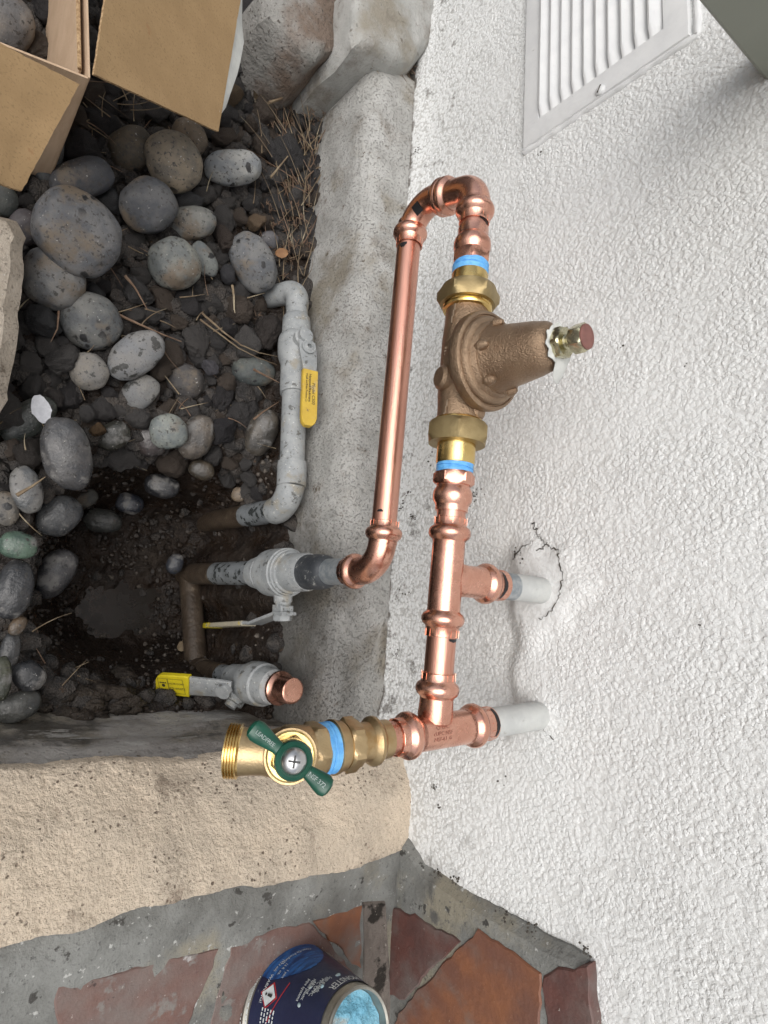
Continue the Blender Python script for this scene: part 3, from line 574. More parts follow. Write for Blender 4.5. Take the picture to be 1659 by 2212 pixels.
# ================================================================== COPPER PIPEWORK
XP = -0.148; RO = 0.0143                    # the vertical plane all pipes share; copper pipe radius
def ax_r(y):                                # right-hand (upper) pipe axis: photo row -> point
    xs = np.interp(y, [455, 580, 650, 800, 945, 1010, 1105, 1235, 1345, 1490, 1572], [1026, 1020, 1013, 998, 988, 983, 975, 967, 957, 943, 938])
    return on_x((xs, y), XP)
A0 = on_x((1026, 457), XP); A1 = on_x((938, 1574), XP)
DR = nrm(A1 - A0)
DR = nrm([0, DR[1], DR[2]])
def ry(y):                                  # distance along the upper axis for a photo row
    r = ray((0, y)); # intersect the row's plane with the axis line
    # solve numerically
    lo, hi = -0.1, 0.8
    for _ in range(50):
        m_ = (lo + hi) / 2
        if px(A0 + DR * m_)[1] < y: lo = m_
        else: hi = m_
    return lo
cw = thing('copper_pipework', 'bright press fitted copper pipes with elbows and two tees joining the valves to the wall', 'copper pipes', on_x((842, 1228), XP))
PR = [(-0.019, 1.0), (-0.018, 1.12), (-0.007, 1.13), (-0.006, 1.14), (-0.003, 1.32), (0.002, 1.40), (0.006, 1.33), (0.009, 1.15), (0.016, 1.13)]   # press end: skirt, bead, body
def press(mb, P, d, out=0.0165, body=0.03):
    """press socket centred on its bead at P, mouth towards d"""
    d = nrm(d); P = np.array(P)
    pr = [(-body, RO * 1.12), (-0.0088, RO * 1.12), (-0.0072, RO * 1.18), (-0.0052, RO * 1.36), (-0.002, RO * 1.46), (0.0015, RO * 1.46), (0.0045, RO * 1.36), (0.0062, RO * 1.20), (0.0075, RO * 1.14), (out, RO * 1.135), (out + 0.0004, RO * 1.11), (out, RO * 1.01)]
    mb.lathe(P, d, pr, 40, caps=False)
    # the crimp leaves shallow notches round the skirt
    d_, u, w_ = basis(d)
    for k in range(14):
        a = 2 * math.pi * k / 14; n_ = u * math.cos(a) + w_ * math.sin(a); tt = np.cross(d, n_)
        mb.box(P + d * (out * 0.55 + 0.0042) + n_ * RO * 1.137, d * 0.0036, tt * 0.00022, n_ * 0.00022)
def arc(P, d0, d1, R, n=14):
    """points of a bend whose corner is P, arriving along d0, leaving along d1"""
    d0, d1 = nrm(d0), nrm(d1); ang = math.acos(np.clip(d0 @ d1, -1, 1)); tl = R * math.tan(ang / 2)
    a = P - d0 * tl; c = a + nrm(d1 - d0 * (d0 @ d1)) * R; out = []
    for i in range(n + 1):
        t_ = ang * i / n; out.append(c + (a - c) * math.cos(t_) + d0 * R * math.sin(t_))
    return out
def marker(mb, P, d, n_, wd=0.003, ln=0.011, r=RO):
    d = nrm(d); _, u, w_ = basis(d); n_ = nrm(n_ - d * (n_ @ d)); tt = np.cross(d, n_); vs = []; fs = []
    for i in range(9):
        a = (i / 8 - 0.5) * ln / r; nn_ = n_ * math.cos(a) + tt * math.sin(a); h = wd * (0.5 + 0.5 * math.sin(math.pi * i / 8)) * random.uniform(0.8, 1.15)
        vs += [P + nn_ * (r + 0.0003), P + nn_ * (r + 0.0003) + d * h]
    for i in range(8): fs.append((2 * i, 2 * i + 1, 2 * i + 3, 2 * i + 2))
    mb.add(vs, fs)
TOC = lambda P: nrm(CAM - P)
# long lower pipe
L0 = on_x((829, 1140), XP); L1 = on_x((884, 520), XP); DL = nrm(L1 - L0)
mb = MB(); mb.lathe(L0 - DL * 0.012, DL, [(0, RO), (np.linalg.norm(L1 - L0) + 0.02, RO)], 48)
long_pipe = mb.build('pipe', M['copper_pipe'], cw)
mb = MB(); Pm = L1 - DL * 0.011; marker(mb, Pm, -DL, TOC(Pm) + np.array([-1.2, 0, 0]), 0.006, 0.010); mb.build('marker_stroke', M['marker'], long_pipe)
mb = MB(); Pm = L0 + DL * 0.016; marker(mb, Pm, DL, TOC(Pm) + np.array([-0.9, 0, 0]), 0.003, 0.007); mb.build('marker_stroke', M['marker'], long_pipe)
# elbow on the riser
UR = np.array([0, 0, 1.0]); Pr = on_x((762, 1234), XP); Pc = np.array([XP, Pr[1], on_x((836, 1234), XP)[2]])
Pc = Pr + UR * (L0[2] - Pr[2]); Pc[2] = (L0 - DL * (L0[1] - Pr[1]))[2]
mb = MB(); rb = on_x((829, 1152), XP)
press(mb, Pr + UR * 0.004, -UR, 0.015, 0.014); press(mb, rb, DL, 0.013, 0.012)
mb.tube([Pr + UR * 0.006] + arc(Pc, UR, DL, 0.034) + [rb - DL * 0.003], RO * 1.12, 32, caps=False); mb.build('elbow', M['copper'], cw)
# the two elbows of the U-turn
yb_ = on_x((901, 436), XP)[1]; yt_ = on_x((1034, 405), XP)[1]; zb = (L1 + DL * (yb_ - L1[1]))[2]; zt = (A0 - DR * (yt_ - A0[1]))[2]
Cb = np.array([XP, yb_, zb]); Ct = np.array([XP, yt_, zt]); VU = nrm(Ct - Cb); Rb = on_x((886, 506), XP); zm = zb + (zt - zb) * 0.47
mb = MB(); press(mb, Rb, -DL, 0.016, 0.014)
mid = Cb + (Ct - Cb) * 0.50; ea = arc(Cb, DL, VU, 0.032)
mb.tube([Rb + DL * 0.006] + ea + [mid], RO * 1.12, 32, caps=False); press(mb, mid + VU * 0.002, VU, 0.010, 0.012)
eb = mb.build('elbow', M['copper'], cw)
Pq = ea[9]; nq = nrm(TOC(Pq) + np.array([-0.25, 0.15, 0])); tq = nrm(ea[11] - ea[7])
mb = MB(); side = np.cross(tq, nq); nq2 = nrm(nq - tq * (nq @ tq))
vs_ = []; 
for i in range(7):
    a = (i / 6 - 0.5) * 0.75; nn_ = nq2 * math.cos(a) + nrm(np.cross(tq, nq2)) * math.sin(a)
    vs_ += [Pq - tq * 0.0052 + nn_ * (RO * 1.12 + 0.0009), Pq + tq * 0.0052 + nn_ * (RO * 1.12 + 0.0009)]
mb.add(vs_, [(2 * i, 2 * i + 1, 2 * i + 3, 2 * i + 2) for i in range(6)]); mb.build('stamp_patch', M['marker'], eb)
mb = MB(); s1 = mid + VU * 0.006
mb.tube([s1] + arc(Ct, VU, DR, 0.027) + [A0 - DR * 0.001], RO * 1.12, 32, caps=False); press(mb, A0, DR, on_x((1, 1), XP)[0] * 0 + 0.015, 0.012)
press(mb, s1 + VU * 0.003, -VU, 0.003, 0.006)
mb.build('elbow', M['copper'], cw)
def AX(t): return A0 + DR * t
def seg_pipe(y0, y1, mat='copper_pipe'):
    t0, t1 = ry(y0), ry(y1); mb = MB(); mb.lathe(AX(t0), DR, [(0, RO), (t1 - t0, RO)], 40); return mb.build('pipe', M[mat], cw), AX(t0), AX(t1)
p_, a_, b_ = seg_pipe(474, 505)
mb = MB(); Pm = AX(ry(483)); marker(mb, Pm, DR, TOC(Pm) + np.array([0.7, 0, 0.0]), 0.0042, 0.018); mb.build('marker_stroke', M['marker'], p_)
def hexseg(mb, P, d, t0, t1, r, ch=0.003, a0=0.0, rin=None):
    """a hexagonal nut with chamfered corners"""
    d_, u, w_ = basis(d); n = 60
    def pr(t, rr, k):
        out = []
        for j in range(n):
            a = 2 * math.pi * j / n + a0; h = r * math.cos(math.pi / 6) / math.cos((a - a0) % (math.pi / 3) - math.pi / 6)
            q = min(h, rr); out.append(P + d_ * t + (u * math.cos(a) + w_ * math.sin(a)) * q)
        return out
    fl = r * math.cos(math.pi / 6); sgn = 1 if t1 > t0 else -1
    rs = [pr(t0, fl * 0.80, 0), pr(t0, fl * 0.985, 0), pr(t0 + sgn * ch, r * 0.985, 0), pr(t1 - sgn * ch, r * 0.985, 0), pr(t1, fl * 0.985, 0), pr(t1, fl * 0.80, 0)]
    mb.rings(rs, 0, True, True, False)
def male_adapter(yb, ysk, yhex0, yhex1):
    """press by male adapter: skirt mouth at row ysk, bead at yb, hex between yhex0 and yhex1"""
    s = 1 if yb > ysk else -1
    tb, ts, h0, h1 = ry(yb), ry(ysk), ry(yhex0), ry(yhex1); mb = MB(); d = DR * s
    k = [(-(abs(tb - ts)), RO * 1.0), (-(abs(tb - ts)), RO * 1.14), (-0.010, RO * 1.15), (-0.0085, RO * 1.20), (-0.0045, RO * 1.36), (0.0, RO * 1.39), (0.0045, RO * 1.36), (0.0085, RO * 1.20), (0.0105, RO * 1.16), (abs(h0 - tb), RO * 1.17), (abs(h0 - tb), RO * 1.0)]
    mb.lathe(AX(tb), d, k, 40, caps=False); hexseg(mb, AX(h0) - d * 0.001, d, 0, abs(h1 - h0), RO * 1.48, 0.0025, 0.3)
    return mb.build('press_adapter', M['copper'], cw)
male_adapter(532, 497, 551, 577)
male_adapter(1073, 1105, 1047, 1019)
def tape(t0, t1, r, P=None, d=None, par=None):
    mb = MB(); P = AX(0) if P is None else P; d = DR if d is None else d; n = 9; pr = []
    for i in range(n): pr.append((t0 + (t1 - t0) * i / (n - 1), r * (1 + (0.035 if i % 2 else 0.0) + random.uniform(-0.01, 0.01))))
    d_, u, w_ = basis(d); rs = []
    for i, (t, r_) in enumerate(pr): rs.append([P + d_ * (t + 0.0012 * math.sin(a + i)) + (u * math.cos(a) + w_ * math.sin(a)) * r_ for a in np.linspace(0, 2 * math.pi, 36, endpoint=False)])
    mb.rings(rs); return mb.build('thread_tape', M['tape'], par or cw)
tape(ry(574), ry(595), RO * 1.30); tape(ry(1003), ry(1021), RO * 1.27)
seg_pipe(1100, 1126)
# upper tee (branch runs into the wall) and lower tee
def tee1():
    mb = MB(); t0, t1 = ry(1151), ry(1338); tc = ry(1250)
    press(mb, AX(t0), -DR, ry(1151) - ry(1121), 0.012); press(mb, AX(t1), DR, ry(1374) - ry(1338), 0.012)
    mb.lathe(AX(t0), DR, [(0.004, RO * 1.12), (0.022, RO * 1.13), (t1 - t0 - 0.022, RO * 1.13), (t1 - t0 - 0.004, RO * 1.12)], 40, caps=False)
    return mb, AX(tc)
WD = np.array([1.0, 0, 0])
mb, T1 = tee1(); s1e = on_x((1172, 1276), -0.004); D1 = nrm(s1e - T1)
mb.tube([T1 + D1 * t for t in (0.0, 0.0125, 0.0165, 0.021, 0.027, 0.045)], [RO * 0.95, RO * 1.10, RO * 1.20, RO * 1.15, RO * 1.12, RO * 1.12], 32, caps=False)
def t_on(P, d, x):   # distance along (P, d) that shows at photo column x
    lo, hi = -0.5, 0.5
    f_ = lambda m_: px(P + d * m_)[0]
    for _ in range(50):
        m_ = (lo + hi) / 2
        if f_(m_) < x: lo = m_
        else: hi = m_
    return lo
tb = t_on(T1, D1, 1049); press(mb, T1 + D1 * tb, D1, t_on(T1, D1, 1082) - tb, 0.014); mb.build('tee', M['copper'], cw)
p1, a_, b_ = seg_pipe(1370, 1462)
mb = MB(); Pm = AX(ry(1377)); marker(mb, Pm, DR, TOC(Pm) + np.array([0.85, 0, 0]), 0.0036, 0.013); mb.build('marker_stroke', M['marker'], p1)
T2 = AX(ry(1580)); s2e = on_x((1160, 1546), -0.004); D2 = nrm(s2e - T2)
mb = MB(); t4 = ry(1487); press(mb, AX(t4), -DR, ry(1487) - ry(1454), 0.012)
mb.tube([AX(t) for t in (t4 + 0.004, t4 + 0.016, t4 + 0.024, t4 + 0.030, ry(1580) - 0.008)], [RO * 1.12, RO * 1.13, RO * 1.18, RO * 1.12, RO * 0.95], 32, caps=False)
tl, tr = t_on(T2, D2, 880), t_on(T2, D2, 1022)
mb.lathe(T2, D2, [(tl, RO * 1.12), (tr, RO * 1.12)], 40, caps=False); press(mb, T2 + D2 * tl, -D2, tl - t_on(T2, D2, 853), 0.012); press(mb, T2 + D2 * tr, D2, t_on(T2, D2, 1056) - tr, 0.012)
tee = mb.build('tee', M['copper'], cw)
# stamped marks on the lower tee
def on_cyl(P, d, r, n_):
    d = nrm(d); n_ = nrm(n_ - d * (n_ @ d)); tt = np.cross(n_, d)
    return d, n_, tt
mb = MB(); d_, n_, tt = on_cyl(T2, D2, RO, TOC(T2) + np.array([0, -0.15, 0])); tt = -tt if (px(T2 + tt * 0.01)[1] > px(T2)[1]) else tt
rr = RO * 1.12 + 0.0003
def f_tee(x, y):
    a = y / rr; return T2 + d_ * (x - 0.002) + (n_ * math.cos(a) + tt * math.sin(a)) * rr
for i, s_ in enumerate(['\u25C7 EPC', 'cUPC NSF', 'NSF-61 G']): mb.text(s_, lambda x, y, i=i: f_tee(x, y + 0.004 - i * 0.0052), 0.0052, 0, 'CENTER')
M['stamp'] = pm('stamp_ink', (0.24, 0.09, 0.06), (0.3, 0.12, 0.085), 300, 0.5)
mb.build('lettering', M['stamp'], tee)
mb = MB(); mb.lathe(T2, D2, [(t_on(T2, D2, 826), RO), (t_on(T2, D2, 860), RO)], 40); mb.build('pipe', M['copper_pipe'], cw)
# galvanised / painted stubs that come out of the wall
for T_, D_, xa, xe, lab, zinc in ((T1, D1, 1078, 1185, 'short pale painted pipe stub in the cracked plaster patch, partly bare galvanised', True), (T2, D2, 1050, 1160, 'short white painted pipe stub entering the wall behind the lower tee', False)):
    st = thing('pipe_stub', lab, 'pipe stub', T_ + D_ * t_on(T_, D_, xe)); ta, te = t_on(T_, D_, xa), t_on(T_, D_, xe) + 0.03
    mb = MB(); mb.lathe(T_, D_, [(ta - 0.004, RO * 1.0), (te, RO * 1.0)], 40); mb.build('copper_end', M['copper_pipe'], cw) if False else None
    mb = MB(); tq = t_on(T_, D_, 1082 if zinc else 1056)
    if zinc:
        mb.lathe(T_, D_, [(ta, RO * 1.015), (tq + 0.018, RO * 1.015)], 40); mb.build('bare_end', M['stub_zinc'], st); mb = MB(); mb.lathe(T_, D_, [(tq + 0.0175, RO * 1.02), (te, RO * 1.03)], 40); mb.build('painted_pipe', M['stub'], st)
    else: mb.lathe(T_, D_, [(ta, RO * 1.02), (te, RO * 1.03)], 40); mb.build('painted_pipe', M['stub'], st)
    mb = MB(); Pm = T_ + D_ * (t_on(T_, D_, 1066 if zinc else 1049)); marker(mb, Pm, D_, TOC(Pm), 0.0042, 0.030, RO * (1.14)); mb.build('marker_stroke', M['marker'], cw)

# ================================================================== PRESSURE REGULATOR
BC = AX(ry(795)); BA = on_x((1268, 727), XP + 0.0); bd = nrm(BA - BC)
reg = thing('pressure_regulator', 'bronze pressure reducing valve with bell bonnet and steel adjusting bolt on the upper copper pipe', 'pressure regulator', BC)
mb = MB(); RB = 0.0225; t0, t1 = ry(672), ry(913); tc = ry(795)
mb.lathe(A0, DR, [(t0 - 0.004, RB * 0.8), (t0, RB * 0.98), (tc - 0.046, RB * 0.99), (tc - 0.03, RB * 1.04), (tc + 0.03, RB * 1.04), (tc + 0.046, RB * 0.99), (t1, RB * 0.98), (t1 + 0.004, RB * 0.8)], 48)
# throat rising into the diaphragm chamber
hb = float((BA - BC) @ bd)
mb.tube([BC + bd * t for t in (0.0, 0.010, 0.018, 0.024, 0.028)], [0.028, 0.030, 0.034, 0.040, 0.0445], 48)
# lugs and the plug boss underneath
mb.lathe(BC + DR * 0.018 + np.array([-0.015, 0, 0.0]), (-1, 0.0, -0.25), [(0, 0.013), (0.0125, 0.0125), (0.0155, 0.0095)], 24)
mb.lathe(BC + DR * 0.048 + np.array([0.006, 0, 0.012]), nrm(bd + DR * 0.2), [(0, 0.010), (0.010, 0.009), (0.013, 0.005)], 20)
body = mb.build('body', M['bronze'], reg)
# cast marks on the body
M['cast_mark'] = pm('cast_highlight', (0.66, 0.54, 0.42), (0.52, 0.41, 0.30), 300, 0.4, 0.9)
mb = MB(); nb = nrm(TOC(BC) + np.array([-0.75, 0, -0.25])); nb = nrm(nb - DR * (nb @ DR)); tb_ = np.cross(nb, DR)
def f_body(x, y):
    a = y / RB; return BC + DR * x + (nb * math.cos(a) + (-tb_) * math.sin(a)) * (RB * 1.04 + 0.0006)
mb.text('3/4', lambda x, y: f_body(x * 0 + (y) * 1.0 - 0.004 + x, y), 0.013) if False else None
mb.text('3/4', lambda x, y: f_body(x - 0.012, y - 0.006), 0.014); 
for row in (-0.0105, 0.0085):
    for k in range(9): mb.box(f_body(-0.014 + k * 0.0034, row), DR * 0.0010, tb_ * random.uniform(0.0008, 0.0016), nb * 0.0005)
for tt_ in (-0.05, 0.052):
    for k in range(3): mb.box(f_body(tt_ + k * 0.0005 + 0.006 * (k - 1), 0.001 + 0.0012 * k), DR * 0.0035, tb_ * 0.0006, nb * 0.0006)
mb.build('cast_lettering', M['cast_mark'], body)
mb = MB(); RF = 0.0490
mb.lathe(BC, bd, [(0.022, 0.044), (0.0235, RF * 0.94), (0.026, RF * 0.99), (0.029, RF), (0.034, RF), (0.0365, RF * 0.985), (0.0378, RF * 0.95), (0.0380, RF * 0.92), (0.0368, RF * 0.905), (0.0368, RF * 0.885), (0.0395, RF * 0.872), (0.0412, RF * 0.85), (0.0425, RF * 0.81), (0.0430, RF * 0.76), (0.0450, RF * 0.74), (0.048, RF * 0.70)], 64)
hh = hb - 0.030
hexseg(mb, BC, bd, 0.042, 0.053, RF * 0.745, 0.003, 0.5)
mb.lathe(BC, bd, [(0.046, RF * 0.69), (0.052, RF * 0.645), (0.060, RF * 0.61), (hh * 0.82, RF * 0.515), (hh - 0.013, RF * 0.48), (hh - 0.007, RF * 0.45), (hh - 0.003, RF * 0.38), (hh - 0.001, RF * 0.31), (hh, RF * 0.20)], 56)
for k in range(6):
    d_, u, w_ = basis(bd); a = 0.5 + k * math.pi / 3
    c_ = BC + bd * 0.059 + (u * math.cos(a) + w_ * math.sin(a)) * RF * 0.665
    mb.lathe(c_, bd, [(-0.007, 0.0055), (-0.002, 0.0045), (0.0015, 0.0018)], 12)
mb.build('bonnet', M['bronze'], reg)
mb = MB(); mb.lathe(BC, bd, [(hh - 0.004, 0.0058), (hb - 0.006, 0.0058)], 20)
for k in range(6): mb.lathe(BC, bd, [(hh + 0.010 + k * 0.0018, 0.0058), (hh + 0.0109 + k * 0.0018, 0.0067), (hh + 0.0118 + k * 0.0018, 0.0058)], 20, caps=False)
hexseg(mb, BC, bd, hb - 0.0125, hb - 0.0005, 0.0130, 0.0015, 0.2); bolt = mb.build('adjusting_bolt', M['zinc'], reg)
mb = MB(); mb.lathe(BC, bd, [(hb - 0.0012, 0.0108), (hb + 0.0004, 0.0108), (hb + 0.001, 0.0095)], 32); mb.build('painted_cap', M['rust_cap'], bolt)
mb = MB(); hexseg(mb, BC, bd, hh + 0.0020, hh + 0.0105, 0.0148, 0.0015, 0.75); mb.build('lock_nut', M['zinc'], reg)
# torn paper tag under the lock nut
d_, u, w_ = basis(bd); mb = MB(); n = 40; vs_ = [BC + bd * (hh - 0.0004)]; nr = 5
for r_i in range(1, nr + 1):
    for j in range(n):
        a = 2 * math.pi * j / n; dirn = u * math.cos(a) + w_ * math.sin(a)
        away = max(0.0, float(dirn @ nrm(np.array([0.9, 0.0, 0.0]) - bd * (bd[0] * 0.9)))) ; yside = abs(float(dirn @ np.array([0, 1.0, 0])))
        Rm = 0.0150 + 0.020 * away + 0.010 * yside * (0.3 + away) + 0.004 * mn.noise(Vector((math.cos(a) * 2.5, math.sin(a) * 2.5, 3)))
        q = r_i / nr; dr_ = max(0, q - 0.55)
        vs_.append(BC + dirn * Rm * q + bd * (hh + 0.0024 - 0.065 * dr_ ** 1.5 * (0.05 + away) + 0.003 * q * mn.noise(Vector((math.cos(a) * 2, math.sin(a) * 2, q * 2)))))
fs_ = [(0, 1 + j, 1 + (j + 1) % n) for j in range(n)]
for r_i in range(nr - 1):
    for j in range(n): a, b = 1 + r_i * n + j, 1 + r_i * n + (j + 1) % n; fs_.append((a, a + n, b + n, b))
vs2 = [v - bd * 0.0005 for v in vs_]; k0 = len(vs_)
mb.add(vs_ + vs2, fs_ + [tuple(i + k0 for i in f_[::-1]) for f_ in fs_]); tag_ = mb.build('paper_tag', M['paper'], reg)
# unions at both ends
for (n0, n1, b0, b1, r0, r1) in ((662, 627, 627, 594, 674, 660), (916, 961, 961, 1004, 910, 918)):
    s = 1 if n1 > n0 else -1; mb = MB(); hexseg(mb, AX(ry(n0)), DR * s, 0, abs(ry(n1) - ry(n0)), 0.0335, 0.005, 0.28); mb.build('union_nut', M['brass_nut'], reg)
    mb = MB(); L = abs(ry(b1) - ry(b0)); mb.lathe(AX(ry(b0)), DR * s, [(-0.004, RO * 1.36), (L - 0.0015, RO * 1.36), (L, RO * 1.31), (L, RO * 1.0)], 48); mb.build('tailpiece', M['brass'], reg)
    mb = MB(); ta, tb2 = sorted((ry(r0), ry(r1))); mb.lathe(A0, DR, [(ta - 0.001, RB), (ta, RB * 1.1), (ta + 0.002, RB * 1.13), (ta + 0.003, RB * 1.08), (tb2 - 0.002, RB * 1.15), (tb2, RB * 1.12), (tb2 + 0.001, RB)], 48); mb.build('thread_ring', M['brass'], reg)

# ================================================================== HOSE BIB
DB = -D2                                       # outwards from the tee
def tB(x): return -t_on(T2, D2, x)             # distance along DB for a photo column
hbib = thing('hose_bib', 'brass hose bib with green butterfly handle on the lower tee', 'hose bib', T2 + DB * tB(622))
def PB(t): return T2 + DB * t
mb = MB(); a, b = tB(834), tB(804)
mb.lathe(T2, DB, [(a, RO * 1.02), (a, RO * 1.14), (b - 0.0058, RO * 1.15), (b - 0.0042, RO * 1.30), (b - 0.0015, RO * 1.44), (b + 0.0015, RO * 1.44), (b + 0.0042, RO * 1.30), (b + 0.0058, RO * 1.16), (tB(788), RO * 1.14), (tB(770), RO * 1.16), (tB(770), RO * 1.3), (tB(738), RO * 1.3), (tB(736), RO * 1.40), (tB(724), RO * 1.42), (tB(722), RO * 1.52), (tB(716), RO * 1.54), (tB(714), RO * 1.4)], 48)
hexseg(mb, T2, DB, tB(768), tB(740), RO * 1.60, 0.002, 0.2)
mb.build('press_adapter', M['brass_satin'], hbib)
tape(tB(716), tB(692), RO * 1.40, T2, DB, hbib)
mb = MB(); hexseg(mb, T2, DB, tB(694), tB(662), RO * 1.62, 0.003, 0.45)
mb.lathe(T2, DB, [(tB(668), RO * 1.38), (tB(655), RO * 1.42), (tB(640), RO * 1.50), (tB(622), RO * 1.54), (tB(606), RO * 1.40), (tB(596), RO * 1.1), (tB(592), RO * 0.6)], 48)
HB = PB(tB(624)); SPD = nrm(np.array([-0.80, 0.0, -0.60]))
def tS(x): return -t_on(HB, -SPD, x)
mb.lathe(HB, SPD, [(0.0, RO * 1.40), (tS(598), RO * 1.36), (tS(588), RO * 1.26), (tS(572), RO * 1.18), (tS(545), RO * 1.20), (tS(528), RO * 1.24), (tS(521), RO * 1.28), (tS(519), RO * 1.34)], 48)
Hc = on_z((634, 1643), HB[2] + 0.046); sd_ = nrm(Hc - HB)
mb.tube([HB + sd_ * t for t in (0.0, 0.012, 0.018, 0.021)], [RO * 1.35, RO * 1.42, RO * 1.44, RO * 1.40], 40)
mb.build('body', M['brass_satin'], hbib)
mb = MB(); t_a, t_b = tS(520), tS(490); pr = [(t_a - 0.001, RO * 1.26), (t_a, RO * 1.32)]
nth = 5; L = t_b - t_a
for k in range(nth):
    q = t_a + L * (k + 0.1) / nth; s_ = L / nth; pr += [(q, RO * 1.30), (q + s_ * 0.25, RO * 1.44), (q + s_ * 0.5, RO * 1.44), (q + s_ * 0.8, RO * 1.30)]
pr += [(t_b, RO * 1.30), (t_b, RO * 1.02), (t_b - 0.012, RO * 1.0)]
mb.lathe(HB, SPD, pr, 48, caps=False); mb.build('threaded_outlet', M['brass'], hbib)
mb = MB(); mb.lathe(HB, sd_, [(0.016, RO * 1.30), (0.0215, RO * 1.30), (0.0225, RO * 1.2)], 40); hexseg(mb, HB, sd_, 0.021, 0.031, RO * 1.12, 0.002, 0.1)
mb.lathe(HB, sd_, [(0.031, RO * 0.55), (0.040, RO * 0.5)], 24); mb.build('packing_nut', M['brass'], hbib)
# butterfly handle
tipa = on_z((545, 1565), Hc[2]); tipb = on_z((709, 1692), Hc[2]); hd = nrm(tipb - tipa); hd = nrm(hd - sd_ * (hd @ sd_)); hn = np.cross(sd_, hd)
la = float((tipa - Hc) @ hd); lb = float((tipb - Hc) @ hd); mb = MB()
WING = ((0.15, 0.0062, 0.0042), (0.30, 0.0048, 0.0038), (0.42, 0.0050, 0.0039), (0.56, 0.0059, 0.0043), (0.72, 0.0071, 0.0050), (0.85, 0.0077, 0.0054), (0.94, 0.0066, 0.0048), (0.985, 0.0042, 0.0032), (1.0, 0.0015, 0.0013))
def wing(l):
    s = 1 if l > 0 else -1; l = abs(l); rs = []
    for t, wd, hgt in WING:
        t = t * l; lift = 0.004 * (t / l) ** 2
        rs.append([Hc + hd * s * t + sd_ * (lift - 0.003) + hn * wd * math.copysign(abs(math.cos(a)) ** 0.7, math.cos(a)) + sd_ * hgt * math.copysign(abs(math.sin(a)) ** 0.7, math.sin(a)) for a in np.linspace(0, 2 * math.pi, 20, endpoint=False)])
    mb.rings(rs)
wing(la); wing(lb)
mb.lathe(Hc, sd_, [(-0.009, 0.0112), (-0.007, 0.0132), (0.0, 0.0137), (0.0025, 0.0128), (0.004, 0.0104), (0.003, 0.0092)], 36); handle = mb.build('handle', M['green'], hbib)
mb = MB(); mb.lathe(Hc, sd_, [(0.001, 0.0092), (0.0045, 0.0090), (0.0068, 0.0072), (0.0083, 0.0045), (0.0086, 0.001)], 32); scr = mb.build('screw', M['steel'], handle)
mb = MB()
for a in (0.5, 0.5 + math.pi / 2): mb.box(Hc + sd_ * 0.0086, (hd * math.cos(a) + hn * math.sin(a)) * 0.0042, (hn * math.cos(a) - hd * math.sin(a)) * 0.0007, sd_ * 0.0006)
mb.build('screw_slot', M['marker'], handle)
mb = MB(); up_ = hn if px(Hc + hn * 0.01)[1] < px(Hc)[1] else -hn; rd = hd
def f_h(off, lb=None):
    lb = off if lb is None else lb
    return lambda x, y: Hc + rd * (x + off) + up_ * (y - 0.0015) + sd_ * (0.004 * (abs(x + off) / abs(lb)) ** 2 - 0.003 + np.interp(abs(x + off) / abs(lb), [w_[0] for w_ in WING], [w_[2] for w_ in WING]) + 0.0016)
mb.text('LEADFREE', f_h(la * 0.86, la), 0.0040, 0, 'LEFT', 0.9); mb.build('lettering', M['handle_ink'], handle)
mb = MB(); mb.text('NSF 372', f_h(lb * 0.42, lb), 0.0044, 0, 'LEFT', 0.9); mb.build('lettering', M['handle_ink'], handle)

# ================================================================== RISER WITH BALL VALVE (grey)
RG = 0.0185
Rb_ = on_x((404, 1240), XP); Rt = Pr - UR * 0.012
rv = thing('riser_valve', 'grey riser pipe with ball valve whose lever points down, feeding the copper elbow', 'ball valve', Rb_)
def zr(x): return on_x((x, 1236), XP)[2]
def RP(z): f_ = (z - Rb_[2]) / (Rt[2] - Rb_[2]); return Rb_ + (Rt - Rb_) * f_
DRi = nrm(Rt - Rb_)
mb = MB(); mb.lathe(Rb_ - DRi * 0.06, DRi, [(0, RG * 1.02), (float((RP(zr(470)) - Rb_) @ DRi) + 0.06, RG * 1.0)], 36); mb.build('muddy_pipe', M['pipe_mud'], rv)
mb = MB(); mb.lathe(RP(zr(466)), DRi, [(0, RG), (zr(572) - zr(466), RG * 0.99)], 36); mb.build('pipe', M['galv_wet'], rv)
mb = MB(); z0, zc_, z1 = zr(552), zr(622), zr(668)
mb.lathe(RP(z0), DRi, [(0, RG * 1.02), (0.004, RG * 1.22), (0.018, RG * 1.24), (0.0185, RG * 1.34), (0.030, RG * 1.36), (0.0305, RG * 1.28), (0.036, RG * 1.34), (0.043, RG * 1.58), (0.050, RG * 1.74), (0.0505, RG * 1.80), (0.058, RG * 1.82), (zc_ - z0 + 0.000, RG * 1.82), (zc_ - z0 + 0.001, RG * 1.72), (zc_ - z0 + 0.006, RG * 1.70), (zc_ - z0 + 0.0065, RG * 1.60), (zc_ - z0 + 0.011, RG * 1.56), (zc_ - z0 + 0.0115, RG * 1.40), (z1 - z0 - 0.004, RG * 1.36), (z1 - z0, RG * 1.28), (z1 - z0, RG * 0.9)], 48)
vb = mb.build('valve_body', M['galv'], rv)
mb = MB(); z2, z3 = zr(712), zr(733)
mb.lathe(RP(z1), DRi, [(-0.004, RG * 1.30), (0.001, RG * 1.24), (0.010, RG * 1.20), (0.018, RG * 1.24), (z2 - z1 - 0.012, RG * 1.18), (z2 - z1 - 0.004, RG * 1.08), (z2 - z1, RG * 0.90)], 40); mb.build('dielectric_nipple', M['pipe_dark'], rv)
mb = MB(); mb.lathe(RP(z2), DRi, [(-0.003, RO * 1.14), (z3 - z2 + 0.018, RO * 1.12)], 36); mb.build('solder_ring', M['stub_zinc'], rv)
